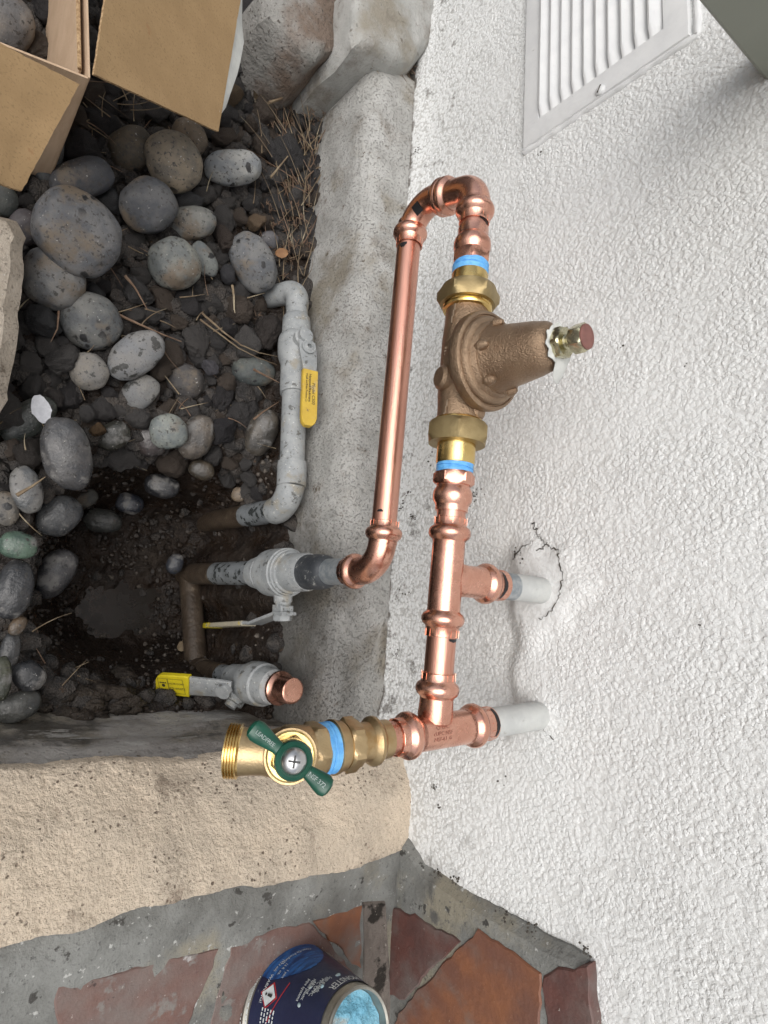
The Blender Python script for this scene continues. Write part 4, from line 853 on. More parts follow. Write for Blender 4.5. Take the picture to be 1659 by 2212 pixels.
# stem and cranked lever
SV = RP(zr(612)); sv = np.array([0.10, -1.0, 0.0]); sv = nrm(sv)
mb = MB(); mb.lathe(SV, sv, [(RG * 1.4, 0.0135), (0.040, 0.0125), (0.043, 0.0105), (0.054, 0.010)], 24)
mb.box(SV + sv * 0.050, (0.010, 0, 0), sv * 0.005, (0, 0, 0.013), 0.002); mb.build('stem', M['galv'], vb)
ty = 0.056
def strip(pts, wdir, wd, th, name, mat, par, rnd_end=True):
    mb = MB(); rs = []; pts = [np.array(p) for p in pts]; wdir = nrm(wdir)
    for i, p in enumerate(pts):
        t = nrm(pts[min(i + 1, len(pts) - 1)] - pts[max(i - 1, 0)]); nn_ = np.cross(t, wdir); w2 = wd[i] if hasattr(wd, '__len__') else wd
        c_ = [(1, 0.7), (0.92, 1), (-0.92, 1), (-1, 0.7), (-1, -0.7), (-0.92, -1), (0.92, -1), (1, -0.7)]
        rs.append([p + wdir * w2 * a + nn_ * th * b for a, b in c_])
    mb.rings(rs); return mb.build(name, mat, par)
zl = lambda x, y: on_y((x, y), (SV + sv * ty)[1])
q0 = SV + sv * ty + UR * 0.016; q1 = SV + sv * ty - UR * 0.004
k1 = on_x((548, 1346), SV[0] + 0.006); k2 = on_x((462, 1351), SV[0] + 0.006); k3 = on_x((448, 1352), SV[0] + 0.006)
lev = strip([q0, q1, k1 + UR * 0.004, k1 - UR * 0.004, k1 + (k2 - k1) * 0.5, k2], (1, 0, 0), 0.0115, 0.0024, 'lever', M['galv'], rv)
strip([k1 + (k2 - k1) * 0.12, k1 + (k2 - k1) * 0.5, k2, k2 + (k3 - k2) * 0.7, k3], (1, 0, 0), [0.0125, 0.0128, 0.0128, 0.011, 0.006], 0.0036, 'grip', pm('grip_dusty', (0.42, 0.38, 0.28), (0.34, 0.31, 0.24), 50, 0.6, layers=[(90, 0.58, 0.68, (0.5, 0.38, 0.04), 'n', None)]), lev)
strip([k2 - (k2 - k1) * 0.04, k2 + (k3 - k2) * 0.7, k3 - UR * 0.0006], (1, 0, 0), [0.0130, 0.0116, 0.0066], 0.0040, 'grip_tip', M['yellow'], lev)
mb = MB(); hexseg(mb, SV, sv, ty + 0.001, ty + 0.010, 0.0135, 0.0015, 0.3); mb.build('lever_nut', M['galv'], lev)
# buried link pipe between the two risers
# ================================================================== CAPPED VALVE
Cb_ = on_x((422, 1446), XP + 0.004); Ctp = on_x((634, 1493), XP + 0.02); DC = nrm(Ctp - Cb_); LC = float(np.linalg.norm(Ctp - Cb_))
cv_ = thing('capped_valve', 'grey ball valve with yellow lettered lever and a copper end cap, in the dug hole', 'ball valve', Cb_)
lk0 = Rb_ + DRi * 0.012; lk1 = Cb_ + DC * 0.004
mb = MB(); mb.lathe(lk0, lk1 - lk0, [(0.0, RG * 1.0), (float(np.linalg.norm(lk1 - lk0)), RG * 1.02)], 32); mb.build('link_pipe', M['pipe_mud'], rv)
def tC(x): return t_on(Cb_, DC, x)
mb = MB(); mb.tube([Cb_ - DC * 0.02 + (lk0 - lk1) * 0.0, Cb_, Cb_ + DC * 0.03], [RG * 1.16, RG * 1.18, RG * 1.1], 32); mb.lathe(Cb_, DC, [(0.02, RG * 1.0), (tC(480), RG * 0.98)], 32); mb.build('muddy_pipe', M['pipe_mud'], cv_)
RC = RG * 0.92
mb = MB(); mb.lathe(Cb_, DC, [(tC(476), RC), (tC(508), RC * 1.0)], 32); mb.build('pipe', M['galv_wet'], cv_)
mb = MB(); mb.lathe(Cb_, DC, [(tC(502), RC * 1.0), (tC(504), RC * 1.22), (tC(520), RC * 1.30), (tC(535), RC * 1.5), (tC(546), RC * 1.78), (tC(562), RC * 1.82), (tC(572), RC * 1.74), (tC(574), RC * 1.58), (tC(584), RC * 1.5), (tC(592), RC * 1.38), (tC(596), RC * 1.0)], 48)
cb = mb.build('valve_body', M['galv'], cv_)
ce, cs = tC(634), tC(598)
mb = MB(); cr = RO * 1.08
mb.lathe(Cb_, DC, [(tC(592), cr * 1.1), (cs - 0.002, cr * 1.14), (cs + 0.002, cr * 1.36), (cs + 0.006, cr * 1.5), (cs + 0.010, cr * 1.47), (cs + 0.014, cr * 1.22), (cs + 0.017, cr * 1.14), (ce - 0.004, cr * 1.14), (ce - 0.001, cr * 1.08), (ce, cr * 0.98), (ce + 0.0003, cr * 0.9)], 48); mb.build('end_cap', M['copper'], cv_)
SC2 = Cb_ + DC * tC(534); st2 = nrm(on_z((487, 1487), SC2[2] - 0.004) - SC2); st2 = nrm(st2 - DC * (st2 @ DC))
st2 = nrm(np.array([-0.45, -0.85, 0.0]) + 0.25 * TOC(SC2)); st2 = nrm(st2 - DC * (st2 @ DC))
LS = 0.040; hubc = SC2 + st2 * LS
mb = MB(); mb.lathe(SC2, st2, [(0.008, 0.0150), (0.026, 0.0140), (0.030, 0.0155), (LS - 0.004, 0.0155), (LS - 0.003, 0.009), (LS + 0.003, 0.0085)], 28)
sn = np.cross(st2, DC); mb.box(SC2 + st2 * (LS - 0.010) - DC * 0.004 + sn * 0.004, DC * 0.017, sn * 0.014, st2 * 0.0035, 0.002); mb.build('stem', M['galv'], cb)
# lever: flat bar from the stem out to the yellow sleeve
tipd = on_z((338, 1475), hubc[2] - 0.05)
e1 = hubc + st2 * 0.003
def along(pxp):   # point on the lever plane (through e1, normal towards camera-ish) at a photo pixel
    nl = nrm(st2 * 0.75 + TOC(e1) * 0.55); r_ = ray(pxp); k_ = ((e1 - CAM) @ nl) / (r_ @ nl); return CAM + r_ * k_
e0 = along((500, 1488)); e2 = along((408, 1481)); e3 = along((340, 1475)); wv = along((408, 1500)) - along((408, 1462)); wl = np.linalg.norm(wv) / 2
lv = strip([e0, e0 + (e2 - e0) * 0.3, e2, e2 + (e3 - e2) * 0.5], wv, [wl * 0.78, wl * 0.92, wl, wl], 0.0022, 'lever', M['galv'], cv_)
mb = MB(); hexseg(mb, e0 + (e2 - e0) * 0.14, nrm(np.cross(nrm(wv), nrm(e0 - e2)) * (1 if np.cross(nrm(wv), nrm(e0 - e2)) @ TOC(e0) > 0 else -1)), 0.001, 0.010, 0.0125, 0.0015, 0.2); mb.build('lever_nut', M['galv'], lv)
g0, g1 = e2 + (e0 - e2) * 0.03, e3
grip = strip([g0, g0 + (g1 - g0) * 0.5, g0 + (g1 - g0) * 0.86, g0 + (g1 - g0) * 0.95, g1], wv, [wl * 1.16, wl * 1.14, wl * 1.1, wl * 0.95, wl * 0.6], 0.0042, 'grip', M['yellow'], lv)
ld = nrm(g1 - g0); wn = nrm(wv); gn = np.cross(ld, wn); gn = gn if gn @ TOC(g0) > 0 else -gn; LG = float(np.linalg.norm(g1 - g0))
# the print reads the other way up: its right is towards the stem's far end
mb = MB(); rdir = -ld * 1.0; tup = np.cross(gn, rdir)
def f_g(x, y): return g0 + ld * (LG * 0.45) + rdir * x + tup * y + gn * 0.0046
def rect(mb, x0, y0, x1, y1, t_=0.0005):
    for (a, b, c_, d2) in ((x0, y0, x1, y0 + t_), (x0, y1 - t_, x1, y1), (x0, y0, x0 + t_, y1), (x1 - t_, y0, x1, y1)):
        mb.add([f_g(a, b), f_g(c_, b), f_g(c_, d2), f_g(a, d2)], [(0, 1, 2, 3)], 0, False)
hw = wl * 0.80
rect(mb, -0.008, -hw, 0.0165, hw); rect(mb, -0.024, -hw, -0.0085, hw)
def trot(s_, cx, cy, sz): mb.text(s_, lambda x, y: f_g(cx + x, cy + y), sz, 0, 'CENTER')
trot('RED-WHITE', 0.0043, -0.0058, 0.0052); trot('VALVE CORP', 0.0043, 0.0030, 0.0044)

for yy in (-0.0066, 0.0052):
    for k in range(4): mb.box(f_g(-0.0205 + k * 0.0028, yy), ld * 0.0010, tup * 0.0010, gn * 0.0002)
mb.lathe(f_g(-0.0162, 0.0004), gn, [(0.0, 0.0026), (0.0002, 0.0026)], 20)
mb.build('lettering', M['ink'], grip)

# ================================================================== GREY WATER LINE WITH YELLOW LEVER
XW = -0.128
w0 = on_x((643, 628), XW); w1 = on_x((628, 1098), XW)
wt = thing('water_line', 'grey painted water pipe with ball valve and worn yellow lever lying beside the concrete footing', 'water pipe', w1)
DW = nrm(w1 - w0)
def tW(y):
    lo, hi = -0.2, 0.9
    for _ in range(50):
        m_ = (lo + hi) / 2
        if px(w0 + DW * m_)[1] < y: lo = m_
        else: hi = m_
    return lo
def WPt(y): return w0 + DW * tW(y)
RW = 0.0178
def wl_(name, prof_, mat='galv'):
    mb = MB(); mb.lathe(w0, DW, [(tW(y), RW * k) for y, k in prof_], 40); return mb.build(name, M[mat], wt)
# far elbow, dropping into the ground
mb = MB(); bend = arc(w0, -DW, nrm([-0.28, 0.1, -1.0]), 0.026); mb.tube([WPt(668)] + [WPt(662)] + bend + [bend[-1] + nrm([-0.28, 0.1, -1]) * 0.05], [RW * 1.02, RW * 1.06] + [RW * 1.06] * len(bend) + [RW * 1.0], 32); mb.build('elbow', M['galv'], wt)
wl_('pipe', [(664, 1.0), (700, 1.0)])
wl_('coupling', [(684, 1.02), (690, 1.24), (694, 1.28), (725, 1.30), (730, 1.34)])
vbody = wl_('valve_body', [(726, 1.30), (731, 1.50), (738, 1.60), (748, 1.62), (766, 1.60), (778, 1.50), (786, 1.36), (790, 1.30), (846, 1.28), (852, 1.24), (853, 1.0)])
wl_('pipe', [(850, 1.06), (1004, 1.06)])
mb = MB(); e_ = arc(w1, DW, nrm(on_x((500, 1118), XW) - w1), 0.040)
dv_ = nrm(on_x((470, 1124), XW) - w1)
e_ = arc(w1, DW, dv_, 0.040)
mb.tube([WPt(998), WPt(999.5), WPt(1010), WPt(1052), WPt(1053)] + e_[1:] , [RW * 1.05, RW * 1.22, RW * 1.25, RW * 1.23, RW * 1.14] + [RW * 1.17] * (len(e_) - 1), 36); mb.build('elbow', M['galv'], wt)
mb = MB(); mb.tube([e_[-1] - dv_ * 0.004, e_[-1] + dv_ * 0.10], RW * 1.05, 32); mb.build('pipe', M['galv_wet'], wt)
mb = MB(); mb.tube([e_[-1] + dv_ * 0.095, e_[-1] + dv_ * 0.30], RW * 1.06, 32); mb.build('muddy_pipe', M['pipe_mud'], wt)
# lever on top, towards the wall side
VC = WPt(752); ln_ = nrm(np.array([-0.18, 0, 0.98])); ln_ = nrm(ln_ - DW * (ln_ @ DW))
HV = VC + ln_ * 0.038
mb = MB(); mb.lathe(VC, ln_, [(RW * 1.3, 0.0155), (0.035, 0.0150), (0.037, 0.012), (0.044, 0.011)], 28); mb.build('stem', M['galv'], vbody)
def onl(pxp, off=0.0):
    P0_ = HV + ln_ * off; r_ = ray(pxp); k_ = ((P0_ - CAM) @ ln_) / (r_ @ ln_); return CAM + r_ * k_
h0 = onl((663, 738)); h1 = onl((668, 785)); h2 = onl((669, 806), 0.004); h3 = onl((666, 905), 0.004); h4 = onl((664, 921), 0.004)
wv2 = nrm(np.cross(ln_, h3 - h0)); lw = 0.0105
lv2 = strip([h0, h0 + (h1 - h0) * 0.5, h1, h2, h2 + (h3 - h2) * 0.4], wv2, [0.0135, 0.0142, 0.0125, lw, lw], 0.0022, 'lever', M['galv'], wt)
mb = MB(); nut_c = onl((665, 752)); mb.lathe(nut_c, ln_, [(0.0, 0.0115), (0.006, 0.0112), (0.0065, 0.0085), (0.0062, 0.0080), (0.0075, 0.0065), (0.0078, 0.004), (0.002, 0.0035)], 28); mb.build('lever_nut', M['galv'], lv2)
gp = strip([h2 - (h3 - h2) * 0.04, h2 + (h3 - h2) * 0.5, h3 - (h3 - h2) * 0.02, h3 + (h4 - h3) * 0.6, h4], wv2, [lw * 1.18, lw * 1.2, lw * 1.2, lw * 1.0, lw * 0.5], 0.0046, 'grip', M['yellow_old'], lv2)
mb = MB(); dg_ = nrm(h3 - h2); gup = np.cross(ln_, dg_)
gup = gup if px(h2 + gup * 0.01)[0] > px(h2)[0] else -gup
def f_l(off): return lambda x, y: h2 + dg_ * (x + 0.004) + gup * (y + off) + ln_ * 0.0051
LL = float(np.linalg.norm(h3 - h2))
mb.text('Model CS00', lambda x, y: f_l(0.0028)(x + 0.014, y), 0.0072); mb.text('Honeywell Braukmann', f_l(-0.0028), 0.0062, 0, 'LEFT', 0.82); mb.text('Water and Boiler Products Co', f_l(-0.0076), 0.0045, 0, 'LEFT', 0.86)
mb.build('lettering', M['ink'], gp)
# ================================================================== WALL VENT
vt = thing('wall_vent', 'white painted louvred metal vent fixed on the stucco wall', 'vent', (0, 0.64, 0.24))
vz0, vz1, vy0, vy1 = 0.236, 0.452, 0.636, 1.06
iz0, iz1, iy0, iy1 = 0.262, 0.424, 0.668, 1.028
XV = -0.0075
mb = MB()
def bar(y0, y1, z0, z1): mb.box(((XV) / 2, (y0 + y1) / 2, (z0 + z1) / 2), (XV / 2 * -1, 0, 0), (0, (y1 - y0) / 2, 0), (0, 0, (z1 - z0) / 2), 0.0018)
# rim: flat sheet with rolled edge
o_ = [(vy0, vz0), (vy1, vz0), (vy1, vz1), (vy0, vz1)]; i_ = [(iy0, iz0), (iy1, iz0), (iy1, iz1), (iy0, iz1)]
def rr_(k, x, ins): 
    c = o_ if k else i_; sg = 1 if k else -1
    return [np.array([x, a + (ins * sg if a < 0.8 else -ins * sg), b + (ins * sg if b < 0.33 else -ins * sg)]) for a, b in c]
mb.rings([rr_(1, 0.004, 0.0), rr_(1, XV * 0.5, 0.0), rr_(1, XV * 0.92, 0.0015), rr_(1, XV, 0.004), rr_(0, XV, 0.001), rr_(0, XV * 0.75, 0.0), rr_(0, 0.002, 0.0)], 0, False, False, False)
mb.build('frame', M['vent'], vt)
M['vent_dark'] = pm('vent_inside', (0.03, 0.03, 0.03), (0.05, 0.05, 0.05), 30, 0.9)
mb = MB(); mb.box((0.0025, (iy0 + iy1) / 2, (iz0 + iz1) / 2), (0.001, 0, 0), (0, (iy1 - iy0) / 2 + 0.004, 0), (0, 0, (iz1 - iz0) / 2 + 0.004)); mb.build('back_screen', M['vent_dark'], vt)
NL = 10; hL = (iz1 - iz0) / NL
lv_first = None
for k in range(NL):
    za = iz0 + k * hL
    # pressed slat: lip at the lower edge, sloping back to the hinge at the top
    pr = [(0.0, 0.0006), (-0.0085, 0.0004), (-0.0115, 0.0016), (-0.0122, 0.0038), (-0.0110, 0.0062), (-0.0045, hL - 0.0012), (-0.0030, hL - 0.0004), (0.0, hL - 0.0004)]
    ys = [iy0 - 0.001, iy0 + 0.004, iy0 + 0.012, iy0 + 0.016, iy1 - 0.016, iy1 - 0.008, iy1 + 0.001]; kk = [0.60, 0.68, 0.93, 1.0, 1.0, 0.75, 0.6]
    if lv_first is None:
        mb = MB(); mb.rings([[np.array([x * q, y, za + z]) for x, z in pr] for y, q in zip(ys, kk)]); lv_first = mb.build('louver', M['vent'], vt)
        for p_ in lv_first.data.polygons: p_.use_smooth = True
        lv_first.data.set_sharp_from_angle(angle=math.radians(35)); lv0 = za
    else:
        o = lv_first.copy(); SC.collection.objects.link(o); o.location = (0, 0, (za - lv0) * S); o.parent = vt
mb = MB(); sp = on_x((1488 * 0 + 1503, 230), XV) if False else on_x((1280 + 573 * 0.3858, 585 * 0.3858), XV) if False else on_x(((1280 + 573 * 0.3858) * 0.86406, 585 * 0.3858 * 0.86406), XV)
mb.lathe(sp, (-1, 0, 0), [(-0.001, 0.0062), (0.0015, 0.0060), (0.0030, 0.0045), (0.0036, 0.002)], 20); sc_ = mb.build('screw', M['vent'], vt)
mb = MB(); mb.box(sp + np.array([-0.0034, 0, 0]), (0.0006, 0, 0), (0, 0.004, 0.002), (0, -0.0003, 0.0006)); mb.build('screw_slot', M['dirt_dark'], sc_)
# caulk bead round the vent
mb = MB(); pts = []
for a, b in ((( vy0 - 0.001, vz0 - 0.001), (vy0 - 0.001, vz1 + 0.006)), ((vy0 - 0.001, vz1 + 0.006), (vy1, vz1 + 0.006))):
    for i in range(40):
        t_ = i / 39; y = a[0] + (b[0] - a[0]) * t_; z = a[1] + (b[1] - a[1]) * t_; pts.append((-0.001, y + 0.002 * mn.noise(Vector((y * 60, z * 60, 0))), z + 0.002 * mn.noise(Vector((y * 60, z * 60, 4)))))
mb.tube(pts, [0.0042 + 0.0014 * mn.noise(Vector((i * 0.4, 0, 0))) for i in range(len(pts))], 10); mb.build('caulk_bead', M['vent'], vt)

# ================================================================== UTILITY BOX high on the wall
E0 = on_z((1505, 0), 0.515); E1 = on_z((1659, 185), 0.515)
ed = nrm(E1 - E0); E0 = E0 - ed * 0.03; up_b = np.array([0, 0, 1.0]); bk = nrm(np.cross(up_b, ed)); bk = bk if bk[1] > 0 else -bk
L_ = float((E1 - E0) @ ed) + 0.02; c = E0 + ed * L_ / 2 + up_b * 0.055 + bk * 0.02
mb = MB(); mb.box(c, ed * L_ / 2, bk * 0.02, up_b * 0.055, 0.003)
ub = mb.build('utility_box', M['olive'], label='plain olive grey painted metal box at the upper right in front of the wall', category='utility box')
mb = MB(); mb.box(c + up_b * 0.058, ed * (L_ / 2 - 0.002), bk * 0.024, up_b * 0.004, 0.002); mb.build('lid', M['olive'], ub)

M['smear'] = pm('dried_smear', (0.36, 0.38, 0.36), (0.22, 0.36, 0.42), 120, 0.6)
# ================================================================== CAN OF THREAD SEALANT
c0 = on_z((634, 2186), ZP + 0.004); ctop = on_z((766, 2232), ZP + 0.108)
ad = nrm(ctop - c0); ad = nrm(ad); HC = float(np.linalg.norm(ctop - c0)); RCN = 0.0600
can = thing('sealant_can', 'open round can of blue pipe sealant with navy label on the brick porch floor', 'can', c0)
TAPER = 0.375
e1_ = nrm(np.array([0, 1.0, 0]) - ad * ad[1]); e2_ = np.cross(ad, e1_)
mb = MB()
mb.lathe(c0, ad, [(0.0, RCN * 0.92), (0.0, RCN * 1.0), (0.0015, RCN * 1.03), (0.0048, RCN * 1.03), (0.0065, RCN * (1 - TAPER * 0.0065 / (HC - 0.003)) - 0.0006), (HC - 0.003, RCN * (1 - TAPER) - 0.0006), (HC + 0.001, RCN * 0.60), (HC + 0.004, RCN * 0.585), (HC + 0.0065, RCN * 0.60), (HC + 0.008, RCN * 0.58), (HC + 0.007, RCN * 0.545), (HC - 0.010, RCN * 0.53)], 72, caps=False)
mb.build('can_body', M['tin'], can)
def cyl(th, h, r): return c0 + ad * h + (e1_ * math.cos(th) + e2_ * math.sin(th)) * (r if h > HC - 0.003 + 1e-6 else r * (1 - TAPER * max(0.0, h) / (HC - 0.003)))
mb = MB(); rs = []
for h in (0.0098, HC * 0.5, HC - 0.0035): rs.append([cyl(a, h, RCN + 0.0004) for a in np.linspace(0, 2 * math.pi, 96, endpoint=False)])
mb.rings(rs, 0, False, False); lab = mb.build('label', M['navy'], can)
def thx(P): pass
# find the angle that faces the camera
def ang_px(p, h=0.03):
    best = min(((px(cyl(a, h, RCN))[0] - p[0]) ** 2 + (px(cyl(a, h, RCN))[1] - p[1]) ** 2, a) for a in np.linspace(-math.pi, math.pi, 720)
               if (CAM - cyl(a, h, RCN)) @ (e1_ * math.cos(a) + e2_ * math.sin(a)) > 0)
    return best[1]
Z2 = lambda x, y: (483.9 + x * 0.2344, 2021.9 + y * 0.2344)
def find(p):
    best = None
    for h in np.linspace(0.006, HC - 0.006, 40):
        for a in np.linspace(-math.pi, math.pi, 240):
            P = cyl(a, h, RCN); n_ = e1_ * math.cos(a) + e2_ * math.sin(a)
            if (CAM - P) @ n_ <= 0: continue
            q = px(P); d = (q[0] - p[0]) ** 2 + (q[1] - p[1]) ** 2
            if best is None or d < best[0]: best = (d, a, h)
    return best[1], best[2]
def patch(name, pts, mat, r, sub=1):
    mb = MB(); q = [cyl(a, h, r) for a, h in pts]; mb.add(q, [tuple(range(len(q)))], 0, False); return mb.build(name, mat, lab)
# blue patch
aL, hL_ = find(Z2(300, 350)); aR, hR = find(Z2(875, 215)); aR -= 0.35; aM, hM = find(Z2(620, 385))
n = 34; top_, bot_ = [], []
for i in range(n):
    t_ = i / (n - 1); a = aR + (aL - aR) * t_; hb_ = 0.0102; hm_ = 0.011 + (hM + 0.002) * (math.sin(math.pi * (0.04 + 0.92 * t_)) ** 0.6) + random.uniform(-0.0008, 0.0008)
    top_.append(cyl(a, max(hm_, 0.0112), RCN + 0.0008)); bot_.append(cyl(a, hb_, RCN + 0.0008))
mb = MB(); mb.add(bot_ + top_, [(i, i + 1, n + i + 1, n + i) for i in range(n - 1)]); mb.build('blue_patch', M['fur'], lab)
mb = MB()
def ctext(s_, p, size, align='CENTER', sp=1.0, rot=0.0):
    a0_, h0_ = find(p); h0_ = min(h0_, HC - 0.0040 - size * 0.8); cr, sr = math.cos(rot), math.sin(rot)
    def fn(x, y):
        x, y = x * cr - y * sr, x * sr + y * cr
        h = h0_ + y; r = RCN + 0.0012
        h = min(h, HC - 0.0036)
        return cyl(a0_ + x / RCN, h, r)
    mb.text(s_, fn, size, 0, align, sp)
ctext('Clean-Fit Products', Z2(660, 168), 0.0052, 'CENTER')
for i, s_ in enumerate(('1 pint', '16 fl. oz.', '(473 ml)')): ctext(s_, Z2(565 - i * 28, 352 - i * 42), 0.0044)
ctext('WARNING!', Z2(372, 475), 0.0052)
for i, s_ in enumerate(('Seals threads', 'on all Metals,', 'PVC, CPVC,', 'ABS and', 'Nylon plastic', 'pipe systems')): ctext(s_, Z2(915 - i * 38, 440 + i * 10), 0.0052)
ctext('MONSTER', Z2(1150, 460), 0.0115, 'CENTER', 0.95)
ctext('Directions', Z2(262, 470), 0.0050)
# fine print as rows of short strokes
for (pa, pb, nrow, dx) in ((Z2(180, 600), Z2(160, 800), 4, 1.0), (Z2(470, 690), Z2(430, 790), 5, 1.0)):
    a0_, h0_ = find(pa)
    for r_ in range(nrow):
        x = 0
        while x < 0.030:
            wd_ = random.uniform(0.0012, 0.0045)
            q = [cyl(a0_ + (x + u_) / RCN, h0_ - r_ * 0.0040 + v_, RCN + 0.0012) for u_, v_ in ((0, 0), (wd_, 0), (wd_, 0.0016), (0, 0.0016))]
            mb.add(q, [(0, 1, 2, 3)], 0, False); x += wd_ + 0.0012
mb.build('lettering', M['white_ink'], lab)
a0_, h0_ = find(Z2(420, 540))
def dia(r, rad, off=0): return [(a0_ + r * math.cos(k * math.pi / 2) / RCN, h0_ + r * math.sin(k * math.pi / 2)) for k in range(4)]
patch('warning_border', dia(0.0125, 0), M['red_ink'], RCN + 0.0009); patch('warning_diamond', dia(0.0100, 0), M['white_ink'], RCN + 0.0013)
mb = MB(); mb.add([cyl(a0_ + x / RCN, h0_ + y, RCN + 0.0017) for x, y in ((-0.0011, -0.001), (0.0011, -0.001), (0.0016, 0.0052), (-0.0016, 0.0052))], [(0, 1, 2, 3)], 0, False)
mb.add([cyl(a0_ + 0.0013 * math.cos(t_) / RCN, h0_ - 0.0034 + 0.0013 * math.sin(t_), RCN + 0.0017) for t_ in np.linspace(0, 2 * math.pi, 12, endpoint=False)], [tuple(range(12))], 0, False); mb.build('exclamation', M['ink'], lab)
a1_, h1_ = find(Z2(560, 600)); mb = MB()
for i in range(20):
    t0_, t1_ = i / 20, (i + 1) / 20; f_ = lambda t_: (a1_ - 0.3 + 0.75 * t_, h1_ - 0.004 - 0.016 * t_ ** 1.5)
    (x0, y0), (x1, y1) = f_(t0_), f_(t1_); mb.add([cyl(x0, y0, RCN + 0.001), cyl(x1, y1, RCN + 0.001), cyl(x1, y1 + 0.0012, RCN + 0.001), cyl(x0, y0 + 0.0012, RCN + 0.001)], [(0, 1, 2, 3)], 0, False)
mb.build('red_line', M['red_ink'], lab)
# contents
mb = MB(); rs = []
for k, r in enumerate(np.linspace(0.53, 0.02, 14)):
    rs.append([c0 + ad * (HC - 0.0035 + 0.0045 * fbm((math.cos(a) * r * 3, math.sin(a) * r * 3, 1), 1.5, 3)) + (e1_ * math.cos(a) + e2_ * math.sin(a)) * RCN * r for a in np.linspace(0, 2 * math.pi, 48, endpoint=False)])
mb.rings(rs, 0, False, True); mb.build('paste', M['paste'], can)
for (p, sz) in ((Z2(800, 470), 0.0026), (Z2(1045, 370), 0.0034), (Z2(690, 640), 0.0022), (Z2(915, 470), 0.0022)):
    a_, h_ = find(p); mb = MB()
    q = cyl(a_, h_, RCN); nn_ = e1_ * math.cos(a_) + e2_ * math.sin(a_); mb.lathe(q, nn_, [(-0.001, sz * 0.9), (0.0009, sz * 0.75), (0.0014, sz * 0.4), (0.0016, 0.0006)], 14)
    for i, v in enumerate(mb.v):
        v = np.array(v); k = 1 + 0.5 * mn.noise(Vector(v * 260)); mb.v[i] = tuple(q + (v - q) * k)
    mb.build('paste_smear', M['smear'], can)

# ================================================================== CARDBOARD BOX
bx_ = thing('cardboard_box', 'open brown cardboard box with spread flaps on the river stones', 'cardboard box', on_z((60, 30), -0.15))
zc0 = 0.03
K0 = on_z((190, 166), zc0)                               # corner of the rim
eA = on_z((-30, 75), zc0 + 0.002) ; eB = on_z((238, -40), zc0 + 0.004)
dA = nrm((eA - K0) * [1, 1, 0]); dB = nrm((eB - K0) * [1, 1, 0])
dB2 = nrm(dB - dA * (dA @ dB) * 0.75)
HBX = 0.20; TH = 0.0022
def panel(q, name, mat, par=bx_, th=TH, nrm_=None):
    q = [np.array(p_) for p_ in q]; n_ = nrm(np.cross(q[1] - q[0], q[2] - q[0])); mb = MB()
    if nrm_ is not None and n_ @ nrm_ < 0: n_ = -n_
    mb.rings([q, [p_ - n_ * th for p_ in q]], 0, True, True, False); return mb.build(name, mat, par)
LAp, LBp = 0.30, 0.42
dn = np.array([0, 0, -HBX])
A_ = K0 + dA * LAp; B_ = K0 + dB2 * LBp; D_ = A_ + dB2 * LBp
# walls (seen from inside); a rim corner cut by the torn glue tab
panel([K0, K0 + dA * LAp, K0 + dA * LAp + dn, K0 + dn], 'wall_panel', M['cardboard_in'], nrm_=dB2)
panel([K0, K0 + dn, B_ + dn, B_], 'wall_panel', M['cardboard_in'], nrm_=dA)
panel([B_, B_ + dn, D_ + dn, D_], 'wall_panel', M['cardboard_in'], nrm_=-dB2)
panel([A_, D_, D_ + dn, A_ + dn], 'wall_panel', M['cardboard_in'], nrm_=-dA)
# glue tab standing just inside the corner
tq = [on_z((205, 62), zc0 - 0.004), on_z((118, 105), zc0 - 0.075), on_z((108, 155), zc0 - 0.075), on_z((192, 168), zc0 - 0.010)]
off = dA * 0.006
tab = panel([K0 + dB2 * 0.15 + off + dn * 0.05, K0 + dB2 * 0.11 + off + dn * 0.75, K0 + dB2 * 0.012 + off + dn * 0.75, K0 + dB2 * 0.012 + off + dn * 0.05], 'glue_tab', M['cardboard_in'], nrm_=dA)
mb = MB(); mb.tube([K0 + dB2 * 0.15 + off + dn * 0.03, K0 + dB2 * 0.012 + off + dn * 0.04], 0.0022, 6); mb.build('torn_edge', M['card_edge'], tab)
